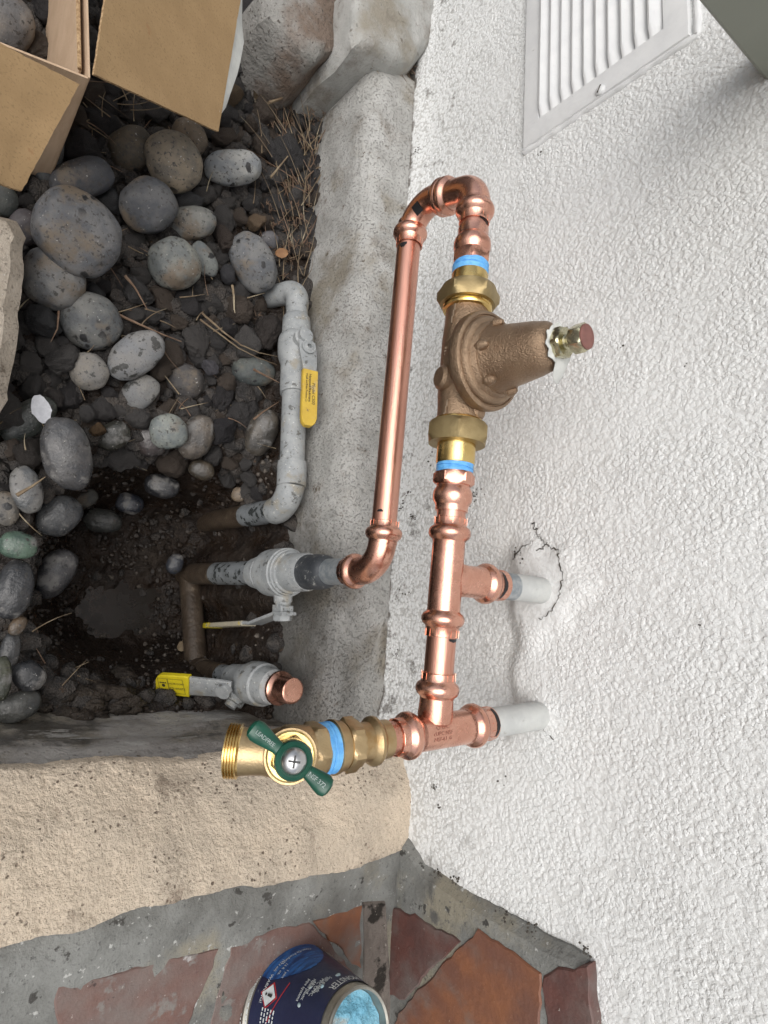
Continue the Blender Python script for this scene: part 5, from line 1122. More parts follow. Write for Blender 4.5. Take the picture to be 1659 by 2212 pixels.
# right flap, folded out over the stones
def subdiv_flap(q, name, mat, tear=(), sag=0.004, curl=0.0):
    q = [np.array(p_, float) for p_ in q]; n = 26; vs_ = []
    for i in range(n + 1):
        for j in range(n + 1):
            u_, v_ = i / n, j / n; p_ = q[0] * (1 - u_) * (1 - v_) + q[1] * u_ * (1 - v_) + q[2] * u_ * v_ + q[3] * (1 - u_) * v_
            p_ = p_ + np.array([0, 0, -sag * math.sin(math.pi * u_) * math.sin(math.pi * v_) + curl * v_ ** 2 + 0.0015 * mn.noise(Vector((u_ * 3, v_ * 3, 1)))])
            edge = min(u_, v_, 1 - u_, 1 - v_)
            if edge == 0: p_ = p_ + 0.0009 * np.array([mn.noise(Vector((u_ * 60, v_ * 60, 2))), mn.noise(Vector((u_ * 60, v_ * 60, 7))), 0])
            vs_.append(p_)
    W = n + 1; fs_ = [(i * W + j, (i + 1) * W + j, (i + 1) * W + j + 1, i * W + j + 1) for i in range(n) for j in range(n)]
    nn_ = nrm(np.cross(q[1] - q[0], q[3] - q[0])); nn_ = nn_ if nn_[2] > 0 else -nn_
    lo = [p_ - nn_ * 0.003 for p_ in vs_]; k0 = len(vs_)
    rim = [i * W for i in range(n + 1)] + [n * W + j for j in range(1, n + 1)] + [i * W + n for i in range(n - 1, -1, -1)] + [j for j in range(n - 1, 0, -1)]
    mb = MB(); mb.add(vs_, fs_, 0); mb.add(lo, [f_[::-1] for f_ in fs_], 1)
    mb.add([vs_[i] for i in rim] + [lo[i] for i in rim], [(i, (i + 1) % len(rim), len(rim) + (i + 1) % len(rim), len(rim) + i) for i in range(len(rim))], 2, False)
    return mb.build(name, [mat, M['cardboard_in'], M['card_edge']], bx_)
rf = subdiv_flap([on_z((203, 160), zc0 + 0.002), on_z((472, 284), zc0 - 0.075), on_z((530, -60), zc0 - 0.05), on_z((236, -60), zc0 + 0.006)], 'flap', M['cardboard'])
lf = subdiv_flap([on_z((172, 182), zc0 + 0.004), on_z((47, 412), zc0 + 0.010), on_z((-60, 378), zc0 + 0.035), on_z((-60, 62), zc0 + 0.03)], 'flap', M['cardboard'])
# torn white liner along the right flap's outer edge
pts_o = [(524, -40), (523, 40), (524, 62), (527, 92), (519, 135), (513, 160), (497, 205), (488, 232), (478, 246)]
pts_i = [(519, -40), (512, 30), (502, 66), (492, 105), (484, 128), (482, 165), (480, 205), (475, 232), (474, 242)]
mb = MB(); vs_ = []
for i, (a, b) in enumerate(zip(pts_o, pts_i)):
    vs_ += [on_z(b, zc0 - 0.070), on_z(((a[0] + b[0]) / 2, (a[1] + b[1]) / 2), zc0 - 0.074), on_z(a, zc0 - 0.082 - 0.004 * (i % 2))]
fs_ = []
for i in range(len(pts_o) - 1):
    for k in range(2): fs_.append((3 * i + k, 3 * i + k + 1, 3 * i + k + 4, 3 * i + k + 3))
lo = [v - np.array([0, 0, 0.0008]) for v in vs_]; k0 = len(vs_)
mb.add(vs_ + lo, fs_ + [tuple(i + k0 for i in f_[::-1]) for f_ in fs_]); mb.build('torn_liner', M['paper'], rf)

# ================================================================== RIVER STONES
G = lambda x, y: float(gz(x, y))
ico = {}
def icos(sub):
    if sub not in ico:
        bm = bmesh.new(); bmesh.ops.create_icosphere(bm, subdivisions=sub, radius=1.0); bm.verts.ensure_lookup_table()
        ico[sub] = (np.array([v.co[:] for v in bm.verts]), [tuple(x.index for x in f_.verts) for f_ in bm.faces]); bm.free()
    return ico[sub]
STONES = []
def stone(cx, cy, a, b, rot, dz, col, mat, label, wet=0.0, c=0.62):
    """cx, cy, a, b: centre and half axes in photo units; dz: height of its centre above the bed, in build units"""
    z = -0.18
    for _ in range(8): P = on_z((cx, cy), z); z = G(P[0], P[1]) + dz * 0.95
    zc = depth(P)
    r_ = nrm(CAM - P); cr = math.cos(math.radians(rot)); sr = math.sin(math.radians(rot))
    k_ = float(np.linalg.norm(CAM - P)) ; foc = math.sqrt(F * F + (cx - CX) ** 2 + (cy - CY) ** 2)
    ix = nrm(ROT @ np.array([cr, sr, 0.0])); ix = nrm(ix - r_ * (ix @ r_)); iy = np.cross(r_, ix); p0_ = np.array(px(P))
    sa = 0.96 * a / np.linalg.norm(np.array(px(P + ix * 1e-3)) - p0_) * 1e-3; sb = 0.96 * b / np.linalg.norm(np.array(px(P + iy * 1e-3)) - p0_) * 1e-3
    V, Fs = icos(5 if max(a, b) > 30 else 4); sd = random.uniform(0, 99); out = []
    for p in V:
        q = np.sign(p) * np.abs(p) ** 0.90; q = q / (np.sum(np.abs(q) ** 2.25) ** (1 / 2.25))
        pv = Vector(p); k = 1 + 0.075 * mn.noise(pv * 1.1 + Vector((sd, 0, 0))) + 0.04 * mn.noise(pv * 2.3 + Vector((0, sd, 0))) + 0.004 * mn.noise(pv * 9 + Vector((sd, sd, 0)))
        out.append((ix * q[0] * sa + iy * q[1] * sb + r_ * q[2] * min(sa, sb) * c) * k)
    me = bpy.data.meshes.new('river_stone'); me.from_pydata((np.array(out) * S).tolist(), [], Fs)
    me.polygons.foreach_set('use_smooth', np.ones(len(Fs), dtype=bool)); me.materials.append(M[mat])
    o = bpy.data.objects.new('river_stone', me); SC.collection.objects.link(o); o.location = P * S
    o['label'] = label; o['category'] = 'stone'; o['group'] = 'rounded river stones in the planter bed'; o.color = (col[0] * 0.98, col[1] * 0.98, col[2] * 0.98, 1)
    STONES.append((cx, cy, a, b, rot, P, max(sa, sb)))
bl, gr, br, dk, gn, lt = (0.078, 0.082, 0.09), (0.13, 0.135, 0.135), (0.15, 0.115, 0.08), (0.045, 0.048, 0.053), (0.115, 0.135, 0.12), (0.20, 0.205, 0.20)
ST = [
 (169, 505, 113, 87, 42, .085, (0.118, 0.122, 0.130), 'stone', 'largest blue grey river stone with brown patches and dark wet spots'),
 (117, 604, 76, 66, 30, .045, (0.145, 0.148, 0.15), 'stone', 'pale grey stone tucked under the lower left of the largest stone'),
 (321, 444, 66, 62, 55, .050, bl, 'stone', 'dark slate blue stone with a chipped lower corner right of the largest stone'),
 (376, 350, 76, 60, 62, .060, (0.175, 0.15, 0.115), 'stone', 'tan brown oval stone with dirt stains below the right box flap'),
 (285, 322, 54, 52, 60, .030, (0.085, 0.07, 0.05), 'stone', 'shaded brown stone behind the tan oval stone under the box flap'),
 (408, 300, 46, 40, 40, .028, (0.11, 0.085, 0.06), 'stone', 'brown dusty stone half hidden under the tip of the right box flap'),
 (503, 362, 64, 43, -4, .045, (0.25, 0.26, 0.26), 'stone', 'pale grey oval stone with a brown stain right of the tan stone'),
 (176, 388, 74, 50, -22, .040, (0.054, 0.057, 0.066), 'stone', 'dark navy grey stone just above the largest stone'),
 (103, 330, 68, 38, 100, .035, (0.065, 0.07, 0.075), 'stone', 'dark grey stone emerging from under the left box flap'),
 (415, 482, 56, 40, -8, .028, (0.14, 0.145, 0.14), 'stone', 'smooth grey stone wedged right of the slate blue stone'),
 (378, 571, 62, 57, 60, .045, (0.15, 0.16, 0.152), 'stone', 'greenish grey round stone with an orange stain and white scratches'),
 (441, 562, 44, 25, 62, .030, (0.14, 0.155, 0.155), 'stone', 'grey green stone peeking out behind the orange stained stone'),
 (547, 568, 72, 48, 64, .045, (0.135, 0.14, 0.145), 'stone', 'smooth grey oval stone with white flecks near the far pipe elbow'),
 (197, 694, 71, 63, 12, .030, (0.115, 0.12, 0.12), 'stone', 'broad grey stone with soil heaped on its top'),
 (294, 767, 70, 47, -38, .045, (0.175, 0.178, 0.182), 'stone_spot', 'light grey oblong stone covered in dark wet spots'),
 (192, 802, 45, 42, 60, .025, (0.185, 0.175, 0.16), 'stone_spot', 'spotted tan grey round stone below the oblong spotted stone'),
 (303, 848, 46, 36, -40, .018, (0.165, 0.165, 0.162), 'stone_spot', 'mid grey speckled stone directly under the oblong spotted stone'),
 (400, 822, 44, 38, 20, .008, (0.075, 0.07, 0.068), 'stone', 'flat dusty dark stone half buried in the middle of the lava rock'),
 (548, 803, 50, 33, 5, .020, (0.075, 0.085, 0.08), 'stone', 'dark green grey flat stone beside the valve of the grey pipe'),
 (364, 933, 44, 40, 0, .040, (0.185, 0.205, 0.195), 'stone', 'pale green grey round stone with fine dark veins'),
 (424, 945, 52, 38, -62, .020, (0.12, 0.105, 0.09), 'stone_wet', 'stone with a tan patch just right of the pale green grey stone'),
 (325, 950, 40, 36, 80, .010, (0.06, 0.05, 0.05), 'stone_wet', 'dim purple brown stone left of the pale green grey stone'),
 (144, 980, 86, 56, 78, .060, (0.085, 0.085, 0.088), 'stone_wet', 'large dark upright oval stone with a whitish worn patch'),
 (62, 905, 70, 40, -36, .020, (0.05, 0.056, 0.05), 'stone_wet', 'dark olive stone under the white chip'),
 (246, 942, 40, 32, -30, .012, (0.045, 0.045, 0.038), 'stone_wet', 'blackish olive stone right of the large dark upright stone'),
 (58, 1058, 54, 36, 76, .035, (0.17, 0.172, 0.17), 'stone_wet', 'grey speckled egg shaped stone below the olive stone'),
 (565, 934, 56, 34, -66, .028, (0.085, 0.075, 0.062), 'stone_wet', 'dark brown stone touching the left side of the grey pipe'),
 (14, 1098, 40, 28, 80, .030, (0.14, 0.13, 0.115), 'stone', 'dull tan grey stone cut by the left border'),
 (128, 1115, 54, 43, -42, .060, (0.055, 0.058, 0.062), 'stone_wet', 'wet black stone with pale streaks at the edge of the hole'),
 (222, 1125, 44, 27, 10, .050, (0.06, 0.062, 0.058), 'stone_wet', 'wet dark stone with a pale crown right of the streaked black stone'),
 (280, 1088, 32, 24, 18, .055, (0.05, 0.055, 0.068), 'stone_wet', 'small wet blue black stone on the far wall of the hole'),
 (188, 1076, 26, 20, -30, .030, (0.075, 0.075, 0.068), 'stone', 'small grey stone squeezed behind the streaked black stone'),
 (39, 1178, 45, 31, 14, .075, (0.085, 0.135, 0.105), 'stone_wet', 'jade green rounded stone'),
 (119, 1238, 62, 42, -58, .070, (0.055, 0.055, 0.06), 'stone_wet', 'wet charcoal stone with pinkish speckles below the jade green stone'),
 (32, 1272, 68, 44, 100, .065, (0.042, 0.044, 0.048), 'stone_wet', 'big wet black stone at the left border of the hole'),
 (350, 1050, 40, 27, 14, .080, (0.035, 0.036, 0.04), 'stone_wet', 'wet black stone set in the far dirt bank of the hole'),
 (62, 1460, 38, 36, 40, .050, (0.03, 0.032, 0.036), 'stone_wet', 'black stone in the near left corner of the hole'),
 (5, 1465, 50, 22, 92, .075, (0.06, 0.065, 0.045), 'stone_wet', 'olive green stone cut by the left border near the planter wall'),
 (40, 1526, 56, 32, -22, .050, (0.07, 0.072, 0.068), 'stone_wet', 'long dark grey stone lying against the planter end wall'),
 (38, 1352, 26, 17, -55, .050, (0.12, 0.085, 0.055), 'stone_wet', 'small glossy brown pebble at the left of the hole'),
 (22, 1405, 44, 24, 98, .040, (0.045, 0.047, 0.05), 'stone_wet', 'narrow dark stone below the glossy brown pebble'),
 (688, 192, 44, 41, 20, .035, (0.085, 0.092, 0.105), 'stone', 'blue grey stone against the far end of the footing'),
 (10, 432, 36, 32, 90, .040, (0.055, 0.06, 0.055), 'stone', 'dark greenish stone below the left flap tip'),
 (56, 492, 44, 38, 40, .030, (0.06, 0.055, 0.062), 'stone', 'dusky purple grey stone behind the left end of the largest stone'),
 (20, 52, 66, 60, 40, .030, (0.17, 0.165, 0.16), 'stone', 'big grey stone seen inside the open cardboard box'),
 (378, 1218, 19, 24, 20, .060, (0.045, 0.05, 0.062), 'stone_wet', 'small blue black stone beside the base of the riser pipe'),
 (516, 1068, 17, 17, 10, .120, (0.16, 0.125, 0.09), 'stone', 'small tan block in the dirt above the grey elbow'),
 (436, 1015, 30, 22, 20, .090, (0.07, 0.058, 0.042), 'stone_wet', 'brown wet pebble in the dirt bank above the hole'),
 (582, 520, 22, 22, 0, .022, (0.09, 0.09, 0.1), 'stone', 'small dark grey stone behind the oval stone near the far elbow'),
]
for s_ in ST: stone(*s_)

# ================================================================== LAVA ROCK
LV = []
def planes(n, lo, hi):
    N = np.vstack([rng.normal(size=(n, 3)), np.eye(3), -np.eye(3)]); N += rng.normal(size=N.shape) * 0.25; N /= np.linalg.norm(N, axis=1)[:, None]; n = len(N); return N, rng.uniform(lo, hi, n)
def facet(V, N, D, p=9.0):
    q = np.maximum(V @ N.T, 1e-3) / D; return np.minimum(1.0 / (np.sum(q ** p, 1)) ** (1 / p), 1.18)
for i in range(14):
    V, Fs = icos(5 if i < 10 else 4); sd = i * 7.3; out = []
    st_ = np.array([random.uniform(0.8, 1.25), random.uniform(0.75, 1.05), random.uniform(0.7, 1.0)]); N_, D_ = planes(9, 0.72, 1.0); K = facet(V, N_, D_, 14)
    for p, k0 in zip(V, K):
        pv = Vector(p); k = k0 + 0.10 * mn.noise(pv * 2.0 + Vector((sd, 0, 0))) + 0.09 * mn.noise(pv * 5.0 + Vector((sd, sd, 0))) + 0.055 * mn.noise(pv * 10 + Vector((sd, 3, sd))) - 0.09 * max(0, mn.noise(pv * 17 + Vector((sd, 3, 0))) - 0.1)
        out.append(p * st_ * k)
    me = bpy.data.meshes.new('lava_rock'); me.from_pydata((np.array(out) * S).tolist(), [], Fs); me.polygons.foreach_set('use_smooth', np.ones(len(Fs), dtype=bool)); me.materials.append(M['lava']); LV.append(me)
GV = []
for i in range(8):
    N_, D_ = planes(7, 0.7, 1.0); V, Fs = icos(2); GV.append(V * facet(V, N_, D_, 14)[:, None])
def in_stone(q, k=1.0):
    for cx, cy, a, b, rot, P, r in STONES:
        dx, dy = q[0] - cx, q[1] - cy; c_, s_ = math.cos(math.radians(rot)), math.sin(math.radians(rot))
        if ((dx * c_ + dy * s_) / a) ** 2 + ((-dx * s_ + dy * c_) / b) ** 2 < k * k: return True
    return False
placed = []
LCOL = [(0.060, 0.059, 0.061), (0.082, 0.080, 0.080), (0.042, 0.041, 0.044), (0.082, 0.068, 0.058), (0.070, 0.069, 0.070)]
def put_lava(P, r, col, label, group, name='lava_rock', mesh=None, sq=1.0):
    o = bpy.data.objects.new(name, mesh or random.choice(LV)); SC.collection.objects.link(o); o.location = P * S; o.scale = (r, r, r * sq)
    o.rotation_euler = (random.uniform(0, 6.28), random.uniform(-0.6, 0.6), random.uniform(0, 6.28)); o.color = (*col, 1); o['label'] = label; o['category'] = 'rock'; o['group'] = group
    placed.append((P, r)); return o
def at_bed(p, dz):
    z = -0.18
    for _ in range(8): P = on_z(p, z); z = G(P[0], P[1]) + dz
    return P
# rocks that can be named one by one
NAMED = [(242, 436, 30, dk, 'jagged black lava rock between the largest stone and the slate blue stone'), (88, 690, 40, dk, 'big porous black lava rock right of the tan slab'), (300, 632, 34, (0.062, 0.062, 0.064), 'knobby grey lava rock below the orange stained stone'),
 (408, 432, 32, (0.055, 0.057, 0.062), 'flat slate coloured lava rock under the pale oval stone'), (492, 590, 26, (0.06, 0.062, 0.07), 'pointed grey lava rock beside the smooth oval stone'), (573, 720, 36, (0.05, 0.044, 0.042), 'large brownish black lava rock beside the grey coupling'),
 (345, 580 - 20, 20, dk, 'small honeycombed lava rock left of the orange stained stone'), (480, 930, 34, (0.04, 0.04, 0.045), 'angular blue black lava rock above the dirt bank'), (620, 350, 40, (0.055, 0.055, 0.058), 'big pitted lava rock near the footing under the dry needles'),
 (552, 480, 24, (0.17, 0.125, 0.085), 'tan crumbly rock among the black lava rock'), (500, 205, 26, (0.12, 0.09, 0.06), 'light brown clod beside the torn box flap'), (563, 200, 20, (0.15, 0.115, 0.075), 'yellowish brown clod near the far end of the footing'),
 (488, 520, 30, (0.055, 0.045, 0.04), 'elongated dark brown lava rock above the pointed grey one'), (205, 700 - 70, 20, dk, 'porous lava rock between the tucked pale stone and the soil topped stone'), (120, 858, 24, (0.045, 0.042, 0.042), 'rough lava rock left of the spotted tan grey stone'),
 (60, 975, 30, (0.046, 0.042, 0.04), 'reddish black lava rock beside the large dark upright stone'), (190, 893, 22, (0.06, 0.06, 0.062), 'smooth edged grey lava rock above the large dark upright stone'), (210, 930, 18, (0.085, 0.055, 0.03), 'rusty brown pebble sized rock right of the large dark upright stone'),
 (600, 90, 34, (0.10, 0.075, 0.05), 'brown clod of earth beside the torn white liner'), (648, 150, 32, (0.09, 0.07, 0.05), 'crumbly brown clod in front of the stained concrete chunk'), (452, 792, 20, (0.10, 0.10, 0.115), 'shiny blue grey sliver of rock in the middle of the bed')]
for (x, y, r, col, lab_) in NAMED:
    P = at_bed((x, y), 0.025); put_lava(P, r / F * depth(P) * 0.95, col, lab_, 'black lava rocks of the planter bed')
N_MAX = 300; tries = 0; cnt = 0
import re
def short(l): return re.split(r' (?:with|tucked|right|below|behind|half|just|emerging|wedged|peeking|near|covered|directly|beside|touching|under|left|cut|at|on|squeezed|in|set|lying|against|seen|above|above) ?', l)[0]
SHORT = [short(s_[8]) for s_ in ST]
def lava_label(q, r, col):
    i = min(range(len(ST)), key=lambda k: (math.hypot(q[0] - ST[k][0], q[1] - ST[k][1]) - 0.5 * (ST[k][2] + ST[k][3])) + (400 if SHORT.count(SHORT[k]) > 1 or k in (44,) else 0))
    dx, dy = q[0] - ST[i][0], q[1] - ST[i][1]
    where = ('right of' if dx > 0 else 'left of') if abs(dx) > abs(dy) else ('below' if dy > 0 else 'above')
    tone = 'brownish black' if col[0] - col[2] > 0.02 else 'black'
    return '%s %s lava rock %s the %s' % ('small' if r < 0.0185 else ('medium' if r < 0.0255 else 'large'), tone, where, SHORT[i])
while cnt < N_MAX - len(NAMED) and tries < 60000:
    tries += 1
    x = random.uniform(-0.62, -0.088); y = random.uniform(-0.02, 1.02); h = G(x, y)
    if h < -0.245: continue
    r = random.choice((0.014, 0.017, 0.020, 0.023, 0.027, 0.031)) * random.uniform(0.9, 1.1)
    if x > -0.115 - 0.02 and r > 0.018: r = 0.015
    P = np.array([x, y, h + r * random.uniform(0.25, 0.85)]); q = px(P)
    if not (-25 < q[0] < 730 and -40 < q[1] < 1100): continue
    if q[0] > 560 and y < 0.62 and x > -0.165: continue
    if in_stone(q, 1.02 + 0.35 * r / 0.03): continue
    if any(np.sum((P - P2) ** 2) < (0.70 * (r + r2)) ** 2 for P2, r2 in placed): continue
    col_ = random.choice(LCOL); cnt += 1
    o = put_lava(P, r, col_, lava_label(q, r, col_), 'black lava rocks of the planter bed')
print('lava', cnt, tries)
# the small gravel beneath
mb = MB(); tmpl = icos(2)
for i in range(3600):
    x = random.uniform(-0.70, -0.085); y = random.uniform(-0.14, 1.12); h = G(x, y)
    hole = h < -0.24
    if hole and random.random() > 0.12: continue
    if x > -0.155 and y < 0.55 and random.random() < 0.4: continue
    r = random.uniform(0.005, 0.015) * (0.45 if hole else 1); sd = random.uniform(0, 50); c = np.array([x, y, h + r * random.uniform(-0.1, 0.8)]); st_ = np.array([random.uniform(0.7, 1.2), random.uniform(0.7, 1.2), random.uniform(0.6, 1)])
    th_ = random.uniform(0, 6.28); Rz = np.array([[math.cos(th_), -math.sin(th_), 0], [math.sin(th_), math.cos(th_), 0], [0, 0, 1]]); mb.add(c + (random.choice(GV) @ Rz.T) * st_ * r * 1.15, tmpl[1], 0, False)
mb.build('lava_gravel', M['gravel'], kind='stuff')
# pale pebbles scattered in the wet soil
mb = MB(); tmpl = icos(2)
for i in range(240):
    p = random.choice([(400, 1420), (330, 1400), (560, 1400), (460, 990), (500, 1050), (530, 1010), (300, 1500), (250, 1250)]); p = (p[0] + random.gauss(0, 60), p[1] + random.gauss(0, 38)); P = at_bed(p, 0.002)
    if P[0] > -0.11: continue
    r = random.uniform(0.0012, 0.0042); sd = random.uniform(0, 50)
    mb.add([P + v * r * (1 + 0.4 * mn.noise(Vector(v) * 1.4 + Vector((sd, 0, 0)))) for v in tmpl[0]], tmpl[1])
mb.build('soil_pebbles', pm('soil_pebbles', (0.10, 0.085, 0.07), (0.06, 0.048, 0.038), 200, 0.7, layers=[(150, 0.62, 0.7, (0.26, 0.24, 0.22), 'n', None)]), kind='stuff')
mb = MB()
for i in range(1300):
    x = random.uniform(-0.52, -0.10); y = random.uniform(-0.165, 0.25); h = G(x, y)
    if h > -0.20 and y > 0.0: continue
    if math.hypot(x - PUD[0], y - PUD[1]) < 0.075: continue
    r = random.uniform(0.0012, 0.0048); c = np.array([x, y, h + 0.004 + r * random.uniform(-0.2, 0.5)]); mb.add(c + random.choice(GV) * np.array([random.uniform(0.8, 1.3), random.uniform(0.8, 1.3), 0.8]) * r, icos(2)[1], 0, False)
M['crumb'] = pm('soil_crumb', (0.012, 0.008, 0.0055), (0.030, 0.020, 0.013), 60, 0.55, layers=[(110, 0.62, 0.68, (0.075, 0.058, 0.042), 'n', None)])
mb.build('soil_crumbs', M['crumb'], kind='stuff')
# dirt bank clods against the planter wall
mb = MB(); tmpl = icos(3)
for i in range(90):
    x = random.uniform(-0.56, -0.27); y = random.uniform(-0.165, -0.105); c = np.array([x, y, G(x, y) + random.uniform(-0.005, 0.03) * (1 - sst(-0.16, -0.10, np.array(y)))]); r = random.uniform(0.006, 0.015); sd = random.uniform(0, 50)
    mb.add([c + p * np.array([1.4, 0.9, 0.6]) * r * (1 + 0.5 * mn.noise(Vector(p) * 1.6 + Vector((sd, 0, 0))) + 0.25 * mn.noise(Vector(p) * 4 + Vector((sd, 0, 0)))) for p in tmpl[0]], tmpl[1])
M['bank'] = pm('dirt_bank', (0.020, 0.0145, 0.010), (0.046, 0.034, 0.024), 22, 0.5, rvar=0.2, layers=[(60, 0.56, 0.66, (0.075, 0.058, 0.042), 'n', 0.7), (350, 0.68, 0.72, (0.2, 0.17, 0.14), 'n', None)], bump=[('n', 160, 0.004), ('n', 600, 0.0015)])
mb.build('dirt_clods', M['bank'], kind='stuff')

# ================================================================== LITTER
def blade(mb, pts, r0, seg=4):
    n = len(pts); mb.tube(pts, [r0 * (1 - 0.75 * i / (n - 1)) for i in range(n)], seg)
def curve(P, ang, L, bend, rise=0.0, n=7):
    out = []; p = np.array(P, float); a = ang
    for i in range(n): out.append(p.copy()); p = p + np.array([math.cos(a), math.sin(a), rise * (0.5 - i / n)]) * L / n; a += bend / n
    return out
mb = MB(); mb2 = MB()
def strew(n, cxy, sxy, angm, angs, L0_, L1_, dz=(0.012, 0.036), M_=None):
    for i in range(n):
        p = (random.gauss(cxy[0], sxy[0]), random.gauss(cxy[1], sxy[1])); P = at_bed(p, random.uniform(*dz))
        if P[0] > -0.105 or P[2] < -0.23: continue
        L = random.uniform(L0_, L1_); a = random.gauss(angm, angs)
        cv2 = curve(P, a, L, random.uniform(-0.7, 0.7), random.uniform(-0.15, 0.35))
        for q in cv2: q[0] = min(q[0], -0.100)
        blade(random.choice((mb, mb, mb2)) if M_ is None else M_, cv2, random.uniform(0.0006, 0.0012))
strew(100, (650, 200), (38, 90), math.pi / 2 + 0.2, 0.5, 0.05, 0.14)
strew(120, (648, 430), (32, 110), math.pi / 2, 0.55, 0.04, 0.12)
strew(40, (690, 110), (30, 40), 0.5, 0.8, 0.04, 0.10); strew(40, (600, 90), (40, 60), 0.9, 1.0, 0.03, 0.08)
strew(60, (380, 700), (160, 170), 1.0, 1.4, 0.02, 0.06)
strew(26, (250, 1000), (150, 60), 0.8, 1.4, 0.02, 0.05)
strew(24, (230, 250), (60, 50), 1.2, 1.0, 0.04, 0.10)
strew(18, (130, 1400), (60, 60), 0.8, 1.0, 0.02, 0.06)
for i in range(170):       # crumbs of dead plant
    p = (random.gauss(640, 32), random.gauss(330, 200)); P = at_bed(p, random.uniform(0.01, 0.03))
    if P[0] > -0.105: continue
    for k in range(5): blade(mb2, curve(P + rng.normal(0, 0.003, 3), random.uniform(0, 6.28), random.uniform(0.006, 0.016), random.uniform(-1.5, 1.5), 0.5, 5), 0.0008)
for i in range(60):       # crevice behind the footing end
    p0 = np.array([random.uniform(770, 900), 0.0]); p0[1] = 85 + (p0[0] - 770) * 0.55 + random.uniform(-8, 8); P = on_z(tuple(p0), random.uniform(-0.02, 0.004))
    blade(random.choice((mb, mb2)), curve(P, random.uniform(-1.2, 0.6) + random.choice((0, math.pi)), random.uniform(0.02, 0.07), random.uniform(-0.6, 0.6), 0.2), 0.0011)
mb.build('dry_grass', M['straw'], kind='stuff'); mb2.build('pine_needles', M['needle'], kind='stuff')
def twig(pxs, r, dz, label, mat='straw', name='dry_twig', cat='twig'):
    base = [at_bed(p, dz) for p in pxs]; pts = []
    for a, b in zip(base[:-1], base[1:]):
        for i in range(5): pts.append(a + (b - a) * i / 5 + np.array([0, 0, 0.0012 * mn.noise(Vector(a * 90 + i))]))
    pts.append(base[-1]); mb = MB(); blade(mb, pts, r, 6); return mb.build(name, M[mat], label=label, category=cat, group='dry twigs and blades on the stones')
twig([(240, 672), (300, 700), (350, 722), (392, 738)], 0.0022, 0.040, 'long brown pine needle pair pointing away from the soil topped stone', 'needle')
twig([(436, 676), (480, 715), (520, 745), (560, 762), (598, 770)], 0.0018, 0.042, 'bundle of pale green grass blades reaching the valve of the grey pipe', 'straw')
twig([(432, 690), (475, 722), (515, 752), (555, 772), (598, 788)], 0.0015, 0.040, 'lower pale grass blade reaching the valve of the grey pipe', 'straw')
twig([(548, 798), (575, 812), (604, 827)], 0.0022, 0.045, 'pinkish stick lying on the flat green grey stone', 'needle')
twig([(502, 616), (505, 640), (506, 668), (508, 676)], 0.0022, 0.040, 'single tan seed stalk with a thick end near the middle of the bed', 'straw')
twig([(270, 595), (292, 622), (318, 668)], 0.0024, 0.045, 'forked brown needle on the knobby grey lava rock', 'needle')
twig([(127, 672), (124, 710), (110, 738)], 0.0014, 0.040, 'thin bent twig left of the soil topped stone', 'needle')
twig([(36, 1070), (70, 1050), (98, 1030)], 0.0024, 0.060, 'tan stick lying across the grey egg shaped stone', 'straw')
twig([(669, 222), (720, 205), (750, 185), (780, 160)], 0.0028, 0.055, 'thick pale straw lying over the blue grey stone at the footing', 'straw') if False else None
twig([(672, 222), (715, 203), (752, 186), (778, 163)], 0.0026, 0.05, 'thick pale straw beside the far end of the footing', 'straw') if False else None
twig([(585, 383), (610, 352), (648, 305)], 0.0020, 0.045, 'pale straw leaning right of the pale oval stone', 'straw')
twig([(580, 222), (610, 212), (640, 190), (668, 162)], 0.0026, 0.050, 'thick curved straw left of the blue grey stone at the footing', 'straw')
twig([(545, 995), (575, 985), (601, 960)], 0.0016, 0.055, 'curly pink root above the dark brown stone', 'needle') if False else None
twig([(548, 906), (568, 890), (602, 868)], 0.0018, 0.055, 'curved pinkish twig between the lava rock and the grey pipe', 'needle')
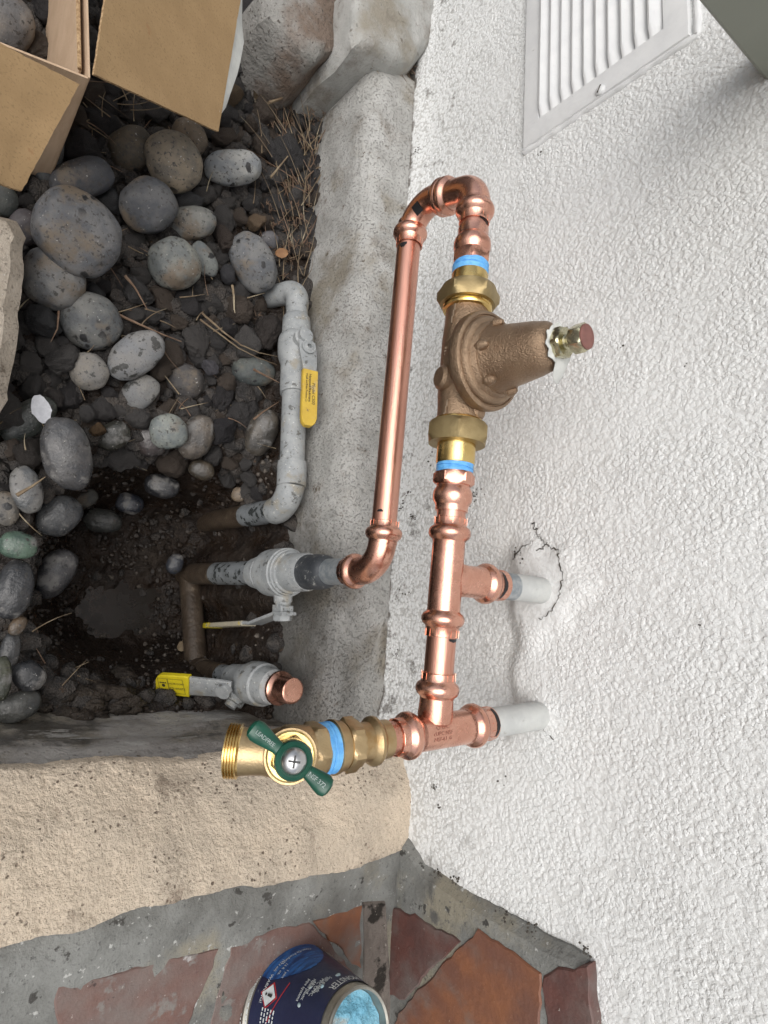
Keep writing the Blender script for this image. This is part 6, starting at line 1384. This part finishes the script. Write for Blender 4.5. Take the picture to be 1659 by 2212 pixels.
# leaves and chips
def leaf(p, L, W_, rot, dz, mat, label, name, cat, curl=0.25):
    P = at_bed(p, dz); z_ = nrm(np.array([0, 0, 1]) * 0.6 + TOC(P) * 0.6); ux = nrm(ROT @ np.array([math.cos(rot), math.sin(rot), 0])); ux = nrm(ux - z_ * (ux @ z_)); uy = np.cross(z_, ux)
    n = 10; vs_ = []
    for i in range(n + 1):
        t_ = i / n; wd_ = W_ * (math.sin(math.pi * (0.06 + 0.88 * t_)) ** 0.7) * (1 + 0.18 * mn.noise(Vector((t_ * 6, p[0], 0))))
        for s_ in (-1, 0, 1): vs_.append(P + ux * L * (t_ - 0.5) + uy * wd_ * s_ + z_ * (curl * W_ * abs(s_) + curl * L * 0.3 * (t_ - 0.5) ** 2))
    fs_ = [(3 * i + k, 3 * i + k + 1, 3 * i + k + 4, 3 * i + k + 3) for i in range(n) for k in range(2)]
    mb = MB(); lo = [v - z_ * 0.0009 for v in vs_]; k0 = len(vs_); mb.add(vs_ + lo, fs_ + [tuple(i + k0 for i in f_[::-1]) for f_ in fs_]); return mb.build(name, M[mat], label=label, category=cat)
leaf((89, 884), 0.034, 0.0105, 1.25, 0.052, 'white_chip', 'bright white chip of paint lying on the dark olive stone', 'white_chip', 'paint chip', 0.08)
leaf((608, 547), 0.022, 0.008, -0.2, 0.04, 'leaf', 'curled tan leaf beside the smooth oval stone near the footing', 'dead_leaf', 'leaf')
leaf((828, 154), 0.042, 0.010, -0.35, 0.09, 'leaf', 'brown leaf in the crevice at the far end of the footing', 'dead_leaf', 'leaf') if False else None
leaf((838 - 75, 153), 0.045, 0.009, -0.35, 0.075, 'leaf', 'reddish brown leaf tucked against the far end of the footing', 'dead_leaf', 'leaf')
leaf((612, 1), 0.03, 0.012, 0.3, 0.06, 'leaf', 'crumpled rust brown leaf at the top beside the box', 'dead_leaf', 'leaf')
leaf((395, 1395), 0.020, 0.009, -0.5, 0.03, 'straw', 'pale tan chip of stone in the mud beside the link pipe', 'stone_chip', 'chip')
